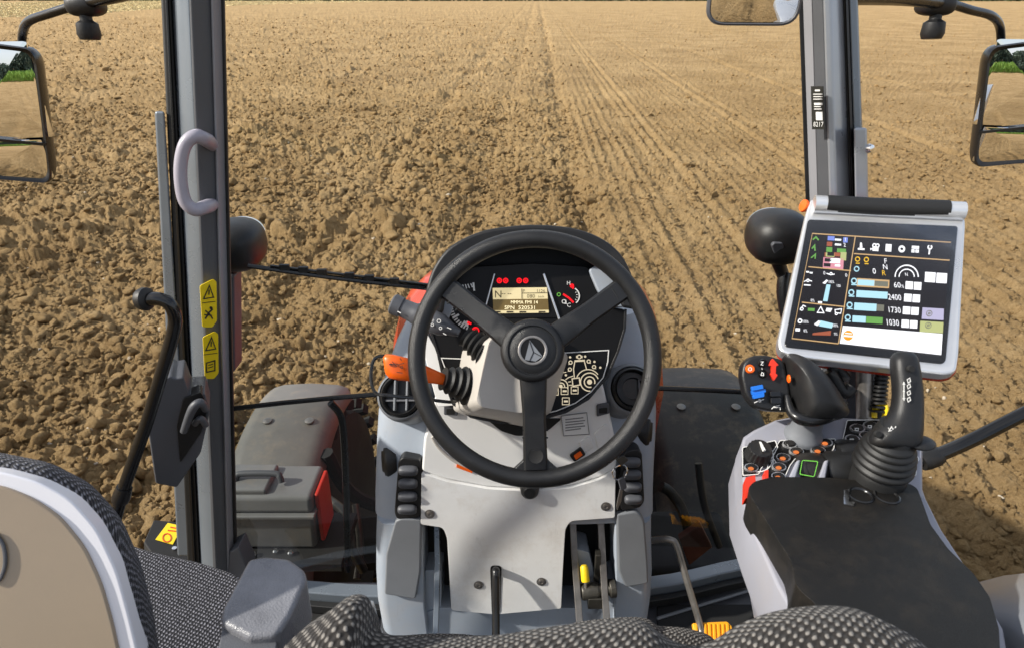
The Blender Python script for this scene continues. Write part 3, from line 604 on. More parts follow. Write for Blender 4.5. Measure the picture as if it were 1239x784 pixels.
# bonnet
bo = thing('engine_bonnet', 'orange red engine bonnet showing at both sides behind the dashboard', 'bonnet', (.03, 1.5, 0))
rings = []
for y, hw, zt in ((1.36, .275, .735), (1.5, .295, .72), (1.8, .295, .62), (2.3, .27, .42), (2.75, .255, .22), (2.92, .2, .05), (2.95, .15, -.2)):
    rings.append([Vector((.04+sx*hw*k, y, zt-dz)) for sx, k, dz in ((-1, 1.3, .75), (-1, 1.28, .3), (-1, 1.12, .12), (-1, .92, .03), (-1, .5, .0), (1, .5, 0), (1, .92, .03), (1, 1.12, .12), (1, 1.28, .3), (1, 1.3, .75))])
g = G(); g.loft(rings); g.build('bonnet_panel', 'redpaint', bo, sub=1)
g = G(); g.box((.03, 2.0, -.45), (.42, 1.4, .6)); g.build('engine_block', 'blackmat', ch, bevel=.03)
g = G(); g.box((0, 2.05, -.75), (1.3, .16, .18)); g.build('axle', 'blackmat', ch, bevel=.03)
g = G(); g.box((.03, .35, -.5), (1.0, 1.6, .75)); g.build('transmission', 'blackmat', ch, bevel=.03)
g = G(); g.box((.48, 1.42, -.35), (.3, .24, .5)); g.build('battery_box', 'blackmat', ch, bevel=.02)
g = G(); g.prism([P(822, 652, Y=1.30), P(848, 634, Y=1.30), P(862, 662, Y=1.3), P(834, 684, Y=1.3)], (0, .02, 0)); g.build('reflector_plate', 'dullred', ch, bevel=.003)
g = G(); g.tube([P(800, 588, Y=1.36), P(812, 596, Y=1.36), P(826, 618, Y=1.36), P(834, 650, Y=1.38), P(836, 690, Y=1.4)], .014, 10); g.tube([P(845, 560, Y=1.4), P(852, 610, Y=1.36), P(870, 660, Y=1.36)], .01, 10); g.build('hose', 'rubber', ch)
g = G(); g.tube([P(392, 600, Y=1.6), P(418, 622, Y=1.5), P(425, 660, Y=1.42), P(440, 690, Y=1.4)], .014, 10); g.tube([P(430, 610, Y=1.6), P(436, 660, Y=1.5), P(432, 700, Y=1.42)], .012, 10); g.build('hose', 'dksteel', ch)
# toolbox
tb = thing('toolbox', 'grey plastic toolbox with carrying handle and red end cap outside the left pillar', 'toolbox', (-.62, 1.43, -.06))
x0, x1, y0, y1, z0, z1, zl = -.80, -.53, 1.345, 1.49, -.078, .122, .048
tilt = Vector((0, 0, 0))
g = G(); g.prism([(x0, y0+.012, z0), (x1-.012, y0+.012, z0), (x1, y0, zl), (x0, y0, zl)], (0, y1-y0, 0)); tbb = g.build('box_body', 'tool', tb, bevel=.012, seg=4)
g = G(); g.box(((x0+x1)/2, (y0+y1)/2-.003, zl+.004), (x1-x0+.012, y1-y0+.014, .012)); g.build('rib_band', 'tool', tb, bevel=.004)
g = G(); g.prism([(x0, y0, zl+.01), (x1, y0, zl+.01), (x1, y0+.008, z1-.012), (x0, y0+.008, z1-.012)], (0, y1-y0-.008, 0)); g.build('box_lid', 'tool', tb, bevel=.014, seg=4)
g = G(); g.box((x0+.08, (y0+y1)/2, z1-.006), (.14, .11, .02)); g.build('lid_boss', 'tool', tb, bevel=.008)
g = G(); g.prism([(x1+.001, y0+.02, z0+.02), (x1+.001, y1-.02, z0+.02), (x1+.001, y1-.015, z1-.02), (x1+.001, y0+.025, z1-.02)], (.012, 0, 0)); g.build('end_cap', 'red', tb, bevel=.005)
hx0, hx1 = P(284, 560, Y=1.42).x, P(342, 570, Y=1.42).x
g = G(); g.tube([(hx0, 1.4, z1-.002), (hx0+.004, 1.405, z1+.012), (hx0+.018, 1.41, z1+.019), (hx1-.018, 1.41, z1+.019), (hx1-.004, 1.405, z1+.012), (hx1, 1.4, z1-.002)], .0085, 10); g.build('carry_handle', 'dkgrey', tb)
g = G(); g.box((x1-.13, y0+.06, z0-.018), (.4, .2, .03)); g.build('mounting_tray', 'blackmat', tb, bevel=.004)
for x, y in ((308, 672), (334, 668), (352, 670)):
    g = G(); g.lathe([(0, 0), (.009, 0), (.009, .008), (.005, .012), (0, .012)], P(x, y, Z=z0-.002), (0, 0, 1), 10); g.build('bolt', 'chrome', tb)
# work lamps
def work_lamp(px, py, rx, ry, lab, sgn, stem):
    c = P(px, py, Y=1.36); k = (c-CAM).length/F*.98; t = thing('work_lamp', lab, 'work lamp', P(*stem[-1], Y=1.36), 'round black work lamps')
    ax = (Vector((1, 0, 0)), Vector((0, 1, 0)), Vector((0, 0, 1)))
    g = G(); g.ell(c, (rx*k, .07, ry*k*1.02), ax, 32, 18, .78); hs = g.build('housing', 'black', t, sub=0)
    g = G(); g.lathe([(.0, .02), (rx*k*.8, .02), (rx*k*.9, .045), (rx*k*.8, .066), (0, .07)], c, (0, 1, 0), 32, 1, ry/rx); g.build('lens', 'chrome', hs)
    g = G(); g.tube([P(x, y, Y=1.36) for x, y in stem], [.02, .014, .012], 12); g.build('stem', 'black', t)
    return t
wl = work_lamp(286, 296, 31, 28, 'round black work lamp outside the left pillar', -1, [(282, 316), (277, 333), (275, 350)])
g = G(); g.prism([P(266, 330, Y=1.34), P(283, 334, Y=1.34), P(284, 450, Y=1.3), P(270, 455, Y=1.3)], (0, .05, 0)); g.build('bracket', 'dkgrey', wl, bevel=.006)
wr = work_lamp(941, 286, 34, 29, 'round black work lamp half hidden behind the display at the right', 1, [(940, 308), (944, 324), (952, 345)])
g = G(); cc = P(941, 298, Y=1.285); g.prism([P(934, 298, Y=1.288), P(937, 294, Y=1.288), P(947, 294, Y=1.288), P(949, 299, Y=1.288), P(944, 317, Y=1.30), P(939, 317, Y=1.30)], (0, .03, 0)); g.build('yoke', 'dkgrey', wr, bevel=.003)
g = G(); g.tube([P(950, 330, Y=1.36), P(948, 360, Y=1.34), P(962, 420, Y=1.3), P(985, 470, Y=1.2)], .014, 10); g.build('bracket', 'blacksat', wr)
# wiper
wi = thing('windscreen_wiper', 'thin black windscreen wiper lying across the lower left glass', 'wiper', P(308, 322, Y=1.27))
a0, a1 = P(300, 322, Y=1.25), P(520, 349, Y=1.30)
g = G(); g.tube([a0, a0.lerp(a1, .5)+Vector((0, 0, -.003)), a1], [.005, .0055, .006], 8); g.build('arm', 'blacksat', wi)
g = G(); up_ = Vector((0, -.004, .009))
g.prism([a0.lerp(a1, .12)+up_*.4, a0.lerp(a1, 1)+up_*.4, a0.lerp(a1, 1)+up_*1.1, a0.lerp(a1, .12)+up_*.9], (0, .008, 0))
for u in (.2, .3, .4, .55, .66, .8): g.box(a0.lerp(a1, u)+up_, (.02, .008, .012))
g.build('blade', 'rubber', wi, bevel=.001)
# mirrors
def bent_patch(c, n, w, h, Rr, upv=Vector((0, 0, 1)), out=None, nn=14, r=.25):
    """spherical mirror sheet: centre c, normal n, half sizes w h, radius Rr; rounded rectangle outline, real thickness"""
    n = Vector(n).normalized(); x = upv.cross(n).normalized(); y = n.cross(x); rings = []; N = 40
    def pt(u, v): return c+x*u+y*v-n*((u*u+v*v)/(2*Rr))
    base = rp([(-w, -h), (w, -h), (w, h), (-w, h)], min(w, h)*r, 5)
    for k in (1, .93, .8, .6, .4, .2, .06): rings.append([pt(p[0]*k, p[1]*k) for p in base])
    g = G(); back = [[p-n*.004 for p in rings[0]]]
    g.loft(back+rings, True, True); return g, x, y, n
def refl_n(p, d): return (Vector(d).normalized()-(p-CAM).normalized()).normalized()
def side_mirror(lab, cx, cy, hw, hh, Y, d, dlow, arm_px, cl, split, knob):
    c = P(cx, cy, Y=Y); t = thing('side_mirror', lab, 'mirror', c, 'exterior rear-view mirrors')
    k = (c-CAM).dot(-BACK)/F; n = refl_n(c, d); zz = (UP*.9+Vector((0, 0, .1))+RIGHT*(.05 if cx < 600 else -.05)).normalized()
    x = zz.cross(n).normalized(); y = n.cross(x); cosx = abs(x.dot(RIGHT)); cosy = abs(y.dot(UP)); w = hw*k/max(cosx, .6); h = hh*k/cosy
    def at(u, v, off=0): return c+x*u*w+y*v*h+n*off
    # housing and rim
    ol = rp([(-1, -1), (1, -1), (1, 1), (-1, 1)], .24, 6)
    rg = lambda s, o: [at(u*s, v*(1-(1-s)*w/h), o) for u, v in ol]
    g = G(); g.loft([rg(.86, .001), rg(.925, .012), rg(.975, .014), rg(1, .006), rg(1.0, -.02), rg(.92, -.05), rg(.6, -.07), rg(.2, -.075)], True, False); hs = g.build('housing', 'blacksat', t)
    g, *_ = bent_patch(at(0, (1+split)/2+.01, .010), n, w*.955, h*(1-split)/2*.985, 1.5, r=.07); g.build('main_glass', 'mirror', t, sharp=30)
    cl_ = at(0, (split-1)/2-.01, .014); nl = refl_n(cl_, dlow); nl = (n*.5+nl*.5).normalized()
    g, *_ = bent_patch(cl_, nl, w*.955, h*(1+split)/2*.96, .8, r=.07); g.build('wide_angle_glass', 'mirror', t, sharp=30)
    g = G(); g.loft([[at(u, split+dv, o) for dv, o in ((-.03, .002), (.03, .002), (.022, .016), (-.022, .016))] for u in (-.97, 0, .97)]); g.build('divider', 'blacksat', t)
    g = G(); g.tube([P(a, b, Y=yy) for a, b, yy in arm_px], .009, 12); g.build('mirror_arm', 'blacksat', t)
    g = G(); kx, ky = knob; kc = P(kx, ky, Y=arm_px[-3][2]); g.ell(kc, (.038, .03, .022), None, 20, 10, .7); kj = g.build('arm_joint', 'black', t)
    g = G(); g.lathe([(0, .0), (.012, 0), (.012, .018), (.021, .024), (.023, .045), (.019, .055), (0, .055)], kc+Vector((0, -.01, -.01)), (0, -.12, -1), 18); g.build('clamp_knob', 'black', kj)
    g = G(); g.tube([P(a, b, Y=yy) for a, b, yy in arm_px[-3:]], [.0105, .014, .017], 12); g.build('arm_bracket', 'blacksat', t)
    return t
side_mirror('side mirror left of the left pillar reflecting field, crop and trees', 0, 138, 47, 73, 1.62, (-.16, -1, -.085), (-.3, -1, -.45),
    [(27, 66, 1.68), (27, 44, 1.66), (34, 27, 1.6), (60, 17, 1.56), (100, 5, 1.52), (160, -10, 1.4), (205, -30, 1.24)], 0, -.38, (104, 7))
side_mirror('side mirror right of the right pillar reflecting field, crop and trees', 1242, 126, 48, 65, 1.62, (.14, -1, -.085), (.3, -1, -.45),
    [(1211, 62, 1.68), (1210, 34, 1.66), (1200, 20, 1.6), (1175, 13, 1.56), (1146, 5, 1.52), (1090, -2, 1.4), (1024, -6, 1.24)], 0, -.38, (1132, 6))
im = thing('interior_mirror', 'rounded inside rear-view mirror hanging beside the right pillar at the top', 'mirror', P(916, -60, Y=1.0))
c = P(916, -20, t=.95); n = refl_n(c, (.0, -1, -.20)); g, x, y, n = bent_patch(c+n*.0085, n, .0605, .051, .5, r=.42); g.build('mirror_glass', 'mirror', im, sharp=30)
ol = rp([(-1, -1), (1, -1), (1, 1), (-1, 1)], .42, 6); rg = lambda s, o: [c+x*u*.0655*s+y*v*.056*s+n*o for u, v in ol]
g = G(); g.loft([rg(.90, .0), rg(.95, .006), rg(1, .004), rg(1, -.012), rg(.8, -.026), rg(.3, -.03)], True, True); g.build('housing', 'dkgrey', im)
g = G(); g.tube([c-n*.02, c-n*.03+Vector((.02, .02, .05)), P(985, -60, Y=1.19)], .007, 10); g.build('stem', 'black', im)
# right hand outside rail and inner fender hump
rl = thing('exhaust_rail', 'black tube rail sloping up outside the glass right of the joystick', 'rail', P(1120, 555, Y=1.02))
g = G(); g.tube([P(1090, 556, Y=1.03), P(1118, 555, Y=1.02), P(1135, 550, Y=1.02), P(1180, 530, Y=1.04), P(1239, 500, Y=1.06), P(1330, 455, Y=1.1)], .0135, 14, 5); g.build('tube', 'gloss', rl)
g = G(); g.lathe([(0, -.02), (.017, -.02), (.019, -.01), (.019, .01), (.016, .02), (0, .02)], P(1126, 554, Y=1.02), P(1180, 530, Y=1.04)-P(1118, 555, Y=1.02), 18); g.build('end_sleeve', 'black', rl)
fh = thing('rear_fender', 'smooth light grey inner rear mudguard at the bottom right corner', 'mudguard', (.8, .3, .3))
rings = []
for k in range(15):
    a = math.radians(20+75*k/14); yy = -.1+.92*math.cos(a); zz = -.01+.92*math.sin(a)
    e = [(.555, -.05), (.556, -.012), (.568, .002), (.70, .045), (1.05, .08), (1.05, -.25), (.555, -.25)]
    rings.append([Vector((x, yy+d*math.cos(a), zz+d*math.sin(a))) for x, d in e])
g = G(); g.loft(rings); g.build('guard_panel', 'pillarlt', fh, sharp=45)
# ================================================================== STEERING CONSOLE
sc = thing('steering_console', 'grey blue steering console with white front panel, instrument cluster and air vents', 'console', (.02, 1.05, 0))
DP = Plane(P(645, 400, t=1.22), BACK)
def section(yp, L, R, t, d=.26, sq=.45, n=26, Zf=None):
    c = P(640, yp, t=t); xl = P(L, yp, t=t+.05).x; xr_ = P(R, yp, t=t+.05).x; xc = (xl+xr_)/2; hw = (xr_-xl)/2; out = []
    for k in range(n+1):
        a = math.pi*(1+k/n); u = math.cos(a); v = math.sin(a)
        out.append(Vector((xc+hw*math.copysign(abs(u)**.5, u), c.y+.07-.07*abs(v)**sq, c.z)))
    out += [Vector((xr_-.01, c.y+d, c.z)), Vector((xl+.01, c.y+d, c.z))]
    return out
BY = [(385, 506, 768, 1.386, .10), (400, 493, 774, 1.382, .12), (430, 479, 783, 1.375, .16), (470, 466, 791, 1.366), (510, 459, 793, 1.362), (545, 457, 792, 1.364), (580, 456, 790, 1.372), (610, 455, 789, 1.383), (634, 455, 789, 1.393)]
g = G(); g.loft([section(*b) for b in BY]); g.build('console_body', 'shell', sc, sharp=50)
def bt(y): return np.interp(y, [580, 634, 700, 765], [1.372, 1.393, 1.432, 1.49])
def leg(xs, name):
    rings = []
    for y, a, b in xs:
        t = float(bt(y)); c = P(640, y, t=t); xa, xb = P(a, y, t=t+.02).x, P(b, y, t=t).x; r = .03
        if name == 'R': xa, xb = P(a, y, t=t).x, P(b, y, t=t+.02).x
        L = [Vector((xa, c.y+.24, c.z))]
        for k in range(7):
            q = math.pi/2*k/6
            L.append(Vector((xa+.03-.03*math.cos(q), c.y+.04-.04*math.sin(q), c.z)) if name == 'L' else Vector((xa+.004-.004*math.cos(q), c.y+.004-.004*math.sin(q), c.z)))
        for k in range(7):
            q = math.pi/2*k/6
            L.append(Vector((xb-.03+.03*math.sin(q), c.y+.04-.04*math.cos(q), c.z)) if name == 'R' else Vector((xb-.004+.004*math.sin(q), c.y+.004-.004*math.cos(q), c.z)))
        L.append(Vector((xb, c.y+.24, c.z))); rings.append(L)
    g = G(); g.loft(rings); return g.build('console_leg', 'shell', sc, sharp=50)
leg([(634, 455, 511), (660, 454, 511), (700, 454, 512), (735, 456, 514), (768, 462, 518)], 'L')
leg([(634, 744, 789), (660, 744, 789), (700, 745, 790), (735, 744, 788), (768, 742, 783)], 'R')
# dark recess behind the legs and low base block
bp0 = Plane.of(P(520, 640, t=1.50), P(740, 640, t=1.50), P(640, 760, t=1.60))
g = G(); g.plate(bp0, [(506, 625), (752, 625), (750, 775), (512, 775)], .02); g.build('recess_wall', 'blackmat', sc)
fp = Plane.of(P(540, 634, t=1.3815), P(740, 634, t=1.3815), P(640, 740, t=1.452))
g = G(); g.plate(fp, rp([(532, 735), (700, 735), (745, 700), (745, 775), (515, 775), (513, 742)], 3), .12, -.03); g.build('base_block', 'shell', sc, bevel=.006)
g = G(); g.plate(fp, rp([(514, 690), (534, 690), (534, 775), (514, 775)], 2), .1, -.035); g.build('footwell_side', 'shell', sc, bevel=.004)
g = G(); g.plate(fp, rp([(698, 664), (713, 668), (728, 735), (745, 735), (745, 775), (698, 775)], 2), .08, -.03); g.build('footwell_side', 'shell', sc, bevel=.004)
# lower white T panel
g = G(); T = [(510, 572), (540, 582), (590, 591), (640, 594), (690, 590), (725, 580), (745, 569), (744, 626), (690, 630), (684, 640), (681, 690), (679, 736), (600, 743), (546, 738), (544, 700), (541, 650), (536, 638), (509, 634)]
g.plate(fp, rp(T, [2, 0, 0, 0, 0, 0, 2, 3, 6, 4, 2, 3, 2, 4, 2, 6, 5, 3], 4), .028); wp = g.build('front_panel', 'white', sc, bevel=.004)
for x, y in ((520, 621), (733, 612), (579, 707), (655, 703)):
    g = G(); g.lathe([(0, -.001), (.0095, -.001), (.0105, .0012), (.007, .0014), (.0068, .003), (.0035, .0036), (.003, .002), (0, .002)], fp.pt(x, y), fp.n, 20); g.build('screw', 'steel', wp)
g = G(); g.plate(fp, rp([(593, 684), (607, 684), (605, 742), (595, 742)], 5), .004, .0012); g.build('pedal_slot', 'blackmat', wp)
# cream collar above it
cp = Plane.of(P(530, 465, t=1.288), P(740, 465, t=1.288), P(640, 590, t=1.366))
g = G(); g.plate(cp, rp([(540, 466), (700, 466), (729, 464), (731, 471), (740, 510), (747, 545), (746, 567), (725, 578), (690, 588), (640, 592), (590, 589), (540, 580), (510, 570), (513, 530), (524, 495), (526, 480)], 4), .05, .004); co = g.build('collar_panel', 'collar', sc, bevel=.006)
g = G(); g.plate(DP, rp([(503, 402), (514, 398), (532, 430), (542, 462), (552, 490), (530, 492), (524, 470), (515, 435)], 3), .05, -.02); g.build('side_strip', 'collar', sc, bevel=.003)
g = G(); g.plate(cp.up(.004), rp([(588, 506), (680, 506), (664, 520), (650, 526), (625, 527), (606, 521)], 4), .006, .002); g.build('column_slot', 'blackmat', co)
for q in ([(719, 524), (733, 512), (739, 519), (736, 535), (724, 546)], [(700, 535), (714, 527), (719, 541), (706, 549)]):
    g = G(); g.plate(cp.up(.004), rp(q, 3), .004, .0025); g.build('pocket', 'white', co, bevel=.002)
g = G(); g.tube([cp.pt(x, y, .004) for x, y in ((523, 528), (531, 541), (548, 556), (566, 565))], .0035, 8); g.build('rib', 'podgrey', co)
g = G(); g.plate(cp.up(.004), [(553, 560), (573, 568), (571, 572), (552, 565)], .004, .003); g.build('amber_lens', 'orange', co)
for q in ([(722, 490), (737, 487), (738, 500), (722, 504)], [(537, 490), (553, 490), (554, 503), (537, 502)]):
    g = G(); g.plate(cp.up(.004), rp(q, 2), .006, .006); s_ = g.build('socket', 'dkgrey', co, bevel=.002)
    cx_ = sum(p[0] for p in q)/4; cy_ = sum(p[1] for p in q)/4+1.5
    g = G(); g.plate(cp.up(.0105), rp([(cx_-5, cy_-3), (cx_+5, cy_-4), (cx_+5, cy_+3), (cx_-5, cy_+3)], 1), .002); g.build('socket_hole', 'blackmat', s_)
g = G(); g.plate(cp.up(.004), rp([(689, 551), (703, 541), (709, 550), (695, 559)], 2), .006, .006); rk = g.build('rocker_switch', 'black', co, bevel=.0015)
g = G(); g.plate(cp.up(.0105), rp([(694, 551), (702, 545), (705, 550), (697, 556)], 1), .003); g.build('amber_lens', 'orange', rk)
lp = cp.up(.0065); g = G(); g.plate(lp, [(679, 503), (710, 499), (713, 525), (682, 527)], .002); la = g.build('notice_label', 'paper', co)
g = G()
for k in range(5): g.line(lp, [(684, 507.5+k*3.3), (706+(k % 2)*2-3*(k == 4), 505+k*3.3)], 1.1)
g.build('lettering', 'ink', la)
g = G(); g.line(lp, [(679, 503), (710, 499), (713, 525), (682, 527)], .8, closed=True); g.build('label_border', 'ink', la)
# ignition bulge beneath the wheel
g = G(); g.lathe([(0, .012), (.012, .011), (.018, .004), (.02, -.01), (0, -.01)], fp.pt(641, 593, .004), fp.n, 24); g.build('release_knob', 'black', sc)
# grey pads, vents
padp = Plane.of(P(470, 640, t=1.385), P(510, 640, t=1.385), P(490, 730, t=1.44))
g = G(); g.plate(padp, rp([(478, 630), (486, 627), (510, 628), (509, 690), (503, 725), (465, 719), (467, 670)], [8, 5, 3, 4, 4, 3, 4], 4), .02); g.build('knee_pad', 'midgrey', sc, bevel=.005)
g = G(); g.plate(padp, rp([(746, 622), (770, 618), (780, 628), (784, 680), (785, 706), (757, 711), (748, 690)], [3, 6, 8, 4, 3, 4, 4], 4), .02); g.build('knee_pad', 'midgrey', sc, bevel=.005)
def slat_vent(out, cy, n, dx, w):
    pl = Plane.of(P(480, 560, t=1.345), P(505, 560, t=1.345), P(490, 625, t=1.377))
    g = G(); g.plate(pl, rp(out, 4), .04); v = g.build('slat_vent', 'black', sc, bevel=.003)
    for k in range(n):
        x0, y0 = cy[0]+dx*k, cy[1]+(cy[2]-cy[1])*k/(n-1)
        g = G(); pr_ = []
        c = pl.pt(x0, y0, .004); ax = (Vector((1, 0, 0)), pl.n.cross(Vector((1, 0, 0))).normalized(), pl.n)
        g.ell(c, (w*1.35/F, .0105, .009), (ax[0], (ax[1]*.86+ax[2]*.5).normalized(), (ax[2]*.86-ax[1]*.5).normalized()), 20, 10, .6); g.build('slat', 'dkgrey', v)
slat_vent([(482, 558), (487, 553), (508, 556), (513, 575), (508, 626), (480, 628), (477, 620)], (494, 569, 616), 4, -.4, 12)
slat_vent([(752, 556), (757, 546), (771, 543), (777, 548), (780, 606), (775, 614), (752, 618), (748, 600)], (764, 559, 604), 4, .8, 11)
for q, z in (([(505, 560), (514, 574), (510, 632), (505, 630)], 0), ([(744, 574), (752, 560), (753, 625), (746, 628)], 0)):
    g = G(); g.plate(Plane.of(P(480, 560, t=1.36), P(505, 560, t=1.36), P(490, 625, t=1.388)), q, .02); g.build('panel_gap', 'black', sc)
def round_vent(px, py, t, r, n, kind):
    c = P(px, py, t=t); k = t/F; n = Vector(n).normalized()
    g = G(); g.lathe([(r*1.32*k, -.09), (r*1.30*k, -.02), (r*1.24*k, -.004), (r*1.12*k, .0), (r*1.05*k, -.008), (r*1.05*k, -.05), (0, -.05)], c, n, 40); v = g.build('round_vent', 'midgrey', sc, sharp=60)
    g = G(); g.lathe([(r*1.06*k, -.012), (r*1.04*k, .002), (r*.94*k, .006), (r*.86*k, .0), (r*.84*k, -.03), (0, -.032)], c, n, 40); rg = g.build('vent_ring', 'black', v, sharp=60)
    x, y, z = frame_of(n)
    if kind == 'open':
        for u in (-.28, .28):
            g = G(); g.box(c+x*u*r*k*1.1+z*(-.013), (.004, r*1.5*k, .03), (x, y, z)); g.build('vane', 'midgrey', rg, bevel=.001)
        g = G(); g.box(c-y*r*.25*k+z*(-.01), (r*1.6*k, .004, .02), (x, y, z)); g.build('vane', 'dkgrey', rg, bevel=.001)
    else:
        g = G(); g.lathe([(r*.8*k, -.01), (r*.8*k, -.001), (r*.55*k, .002), (r*.5*k, -.003), (0, -.004)], c, n, 40); g.build('vent_flap', 'black', rg, sharp=60)
        g = G(); g.box(c+x*.28*r*k+z*.0015, (.002, r*.9*k, .004), (x, y, z)); g.build('flap_groove', 'dkgrey', rg)
round_vent(485, 478, 1.30, 24.5, (-.12, -.78, .62), 'open')
round_vent(766, 470, 1.30, 25, (.14, -.78, .62), 'shut')
for px, py, sx in ((461, 556, -1), (790, 521, 1)):
    g = G(); c = P(px, py, t=1.40); g.lathe([(.036, -.03), (.038, -.012), (.034, -.006), (.029, -.005), (.025, -.001), (.01, .0), (0, .0)], c, (sx, -.25, .05), 28); g.build('side_knob', 'black', sc, sharp=60)
# ---------------- instrument cluster
Dz = lambda x, y: (520+x/5.1625, 310+y/5.1625)
Mz = lambda x, y: (640+x/7.467, 415+y/7.467)
outer = [(512, 380), (516, 350), (526, 322), (546, 298), (580, 281), (615, 274.5), (650, 272.5), (690, 276), (724, 287), (750, 307), (766, 338), (772, 375)]
inner = [(752, 372), (744, 345), (729, 322), (705, 306), (675, 299), (645, 298), (610, 300), (580, 306), (560, 318), (548, 336), (540, 358), (536, 380)]
o2 = [tuple(p) for p in smooth_path([(x, y, 0) for x, y in outer], 4)]; i2 = [tuple(p) for p in smooth_path([(x, y, 0) for x, y in inner], 4)]
g = G(); n_ = len(o2); rings = []
for (a, b_) in zip(o2, i2[::-1]):
    rings.append([DP.pt(a[0], a[1], .055), DP.pt(a[0], a[1], -.13), DP.pt(b_[0], b_[1], -.13), DP.pt(b_[0], b_[1], .05)])
g.loft(rings); hd = g.build('cluster_hood', 'black', sc, bevel=.006)
g = G(); g.plate(DP, rp([(520, 385), (535, 330), (560, 303), (645, 292), (720, 303), (748, 330), (762, 370)], 8), .03, -.045); g.build('cluster_back', 'panelblk', sc)
face = rp([(560, 326), (575, 322), (645, 318), (712, 322), (722, 345), (738, 372), (757, 374), (756, 398), (748, 425), (735, 455), (712, 482), (685, 498), (650, 508), (605, 511), (570, 504), (548, 488), (536, 455), (530, 428), (521, 400), (524, 380), (545, 356)], 5, 3)
g = G(); g.plate(DP, face, .07); fc = g.build('cluster_face', 'panelblk', sc, bevel=.003)
g = G(); g.line(DP, [(757, 374), (756, 398), (748, 425), (735, 455), (712, 482), (685, 498), (650, 508), (605, 511), (570, 504), (548, 488), (536, 455), (530, 428), (521, 400)], 3.2, .0022, th=.003); g.build('cluster_edge', 'black', fc, bevel=.001)
for q in ([(712, 326), (728, 318), (742, 332), (754, 358), (757, 372), (738, 372), (723, 352)], [(521, 380), (533, 362), (548, 352), (547, 376), (536, 398), (523, 400)]):
    g = G(); g.plate(DP, rp(q, 4), .05, .012); g.build('cluster_cheek', 'shell', sc, bevel=.004)
g = G()
for a, b_ in (((405, 110), (352, 305)), ((712, 110), (815, 410))):
    g.line(DP, [Dz(*a), Dz(*b_)], 2.6 if a[0] > 500 else 1.6, .005, th=.006)
g.build('silver_blade', 'alu', fc, bevel=.0008)
# LCD
g = G(); g.plate(DP, [Dz(375, 185), Dz(740, 182), Dz(800, 385), Dz(360, 385)], .003, .0025); g.build('display_bezel', 'panelblk', fc, bevel=.001)
D2 = DP.up(.003)
g = G(); g.plate(D2, [Dz(392, 200), Dz(732, 196), Dz(744, 354), Dz(398, 358)], .001, .0012); lcd = g.build('cluster_display', 'lcd', fc)
g = G(); g.flat(D2, [Dz(394, 271), Dz(738, 267), Dz(743, 335), Dz(397, 339)], .0022); g.build('display_band', 'lcddk', lcd)
g = G(); g.line(D2, [Dz(575, 204), Dz(576, 268)], .9, .0022); g.line(D2, [Dz(576, 232), Dz(734, 230)], .7, .0022)
g.text('N', D2, *Dz(403, 260), 8.6, .0022); g.text('-- --', D2, *Dz(448, 246), 6, .0022, sx=.9); g.text('P', D2, *Dz(580, 228), 3.8, .0022); g.text('1126', D2, *Dz(665, 228), 3.8, .0022); g.text('080', D2, *Dz(606, 262), 4.6, .0022); g.text('km/h', D2, *Dz(676, 260), 2.5, .0022)
for a in (400, 480, 560, 680): g.flat(D2, [Dz(a, 344), Dz(a+42, 344), Dz(a+42, 353), Dz(a, 354)], .0022)
g.build('display_text', 'lcdink', lcd)
g = G(); g.text('MMMA', D2, *Dz(505, 298), 4.0, .0028, sx=.9); g.text('FMI 14', D2, *Dz(594, 298), 4.0, .0028, sx=1.0); g.text('SPN  520531', D2, *Dz(466, 332), 4.4, .0028, sx=1.15); g.build('display_text', 'lcdlite', lcd)
g = G()
for x in (435, 474, 559, 599): g.flat(DP, circ(*Dz(x, 154), 3.3, 16), .003)
g.flat(DP, circ(*Dz(286, 464), 4.6, 18), .003); g.flat(DP, circ(*Dz(888, 186), 2.6, 12), .003); g.flat(DP, [Dz(238, 405), Dz(262, 418), Dz(256, 428), Dz(234, 420)], .003)
g.build('warning_lamps', 'e_red', fc)
g = G()
for x in (435, 474, 559, 599): g.ringf(DP, *Dz(x, 154), 1.5, .6, .0042, n=10)
g.ringf(DP, *Dz(286, 464), 2.6, .7, .0042, n=14); g.line(DP, [Dz(286, 455), Dz(286, 466)], .8, .0042); g.build('lamp_symbol', 'panelblk', fc)
g = G()
for k, (x, y) in enumerate(((192, 186), (206, 184), (222, 181), (238, 178), (256, 174))): g.line(DP, [Dz(x, y-6+k), Dz(x+6+k*1.2, y+22)], 1.3, .002)
g.line(DP, [Dz(272, 166), Dz(278, 218)], 2.2, .002)
for k in range(11):
    u = k/10; a = math.radians(185+62*u); cx_, cy_ = 300, 300; L_ = 26 if k % 4 else 46
    g.line(DP, [Dz(cx_+182*math.cos(a), cy_-182*math.sin(a)*.95), Dz(cx_+(182-L_)*math.cos(a), cy_-(182-L_)*.95*math.sin(a))], 1.7 if k % 4 else 2.6, .002)
g.flat(DP, [Dz(218, 418), Dz(232, 402), Dz(246, 412), Dz(240, 440), Dz(224, 436)], .002)
g.text('H', DP, *Dz(855, 180), 4.6, .002); g.text('C', DP, *Dz(856, 318), 5, .002); g.text('E', DP, *Dz(948, 322), 4, .002)
g.ringf(DP, *Dz(880, 250), 10.5, 1.3, .002, a0=-52, a1=62, n=14); g.ringf(DP, *Dz(838, 284), 2.2, .8, .002, n=12); g.line(DP, [Dz(850, 275), Dz(853, 298), Dz(842, 296)], .8, .002)
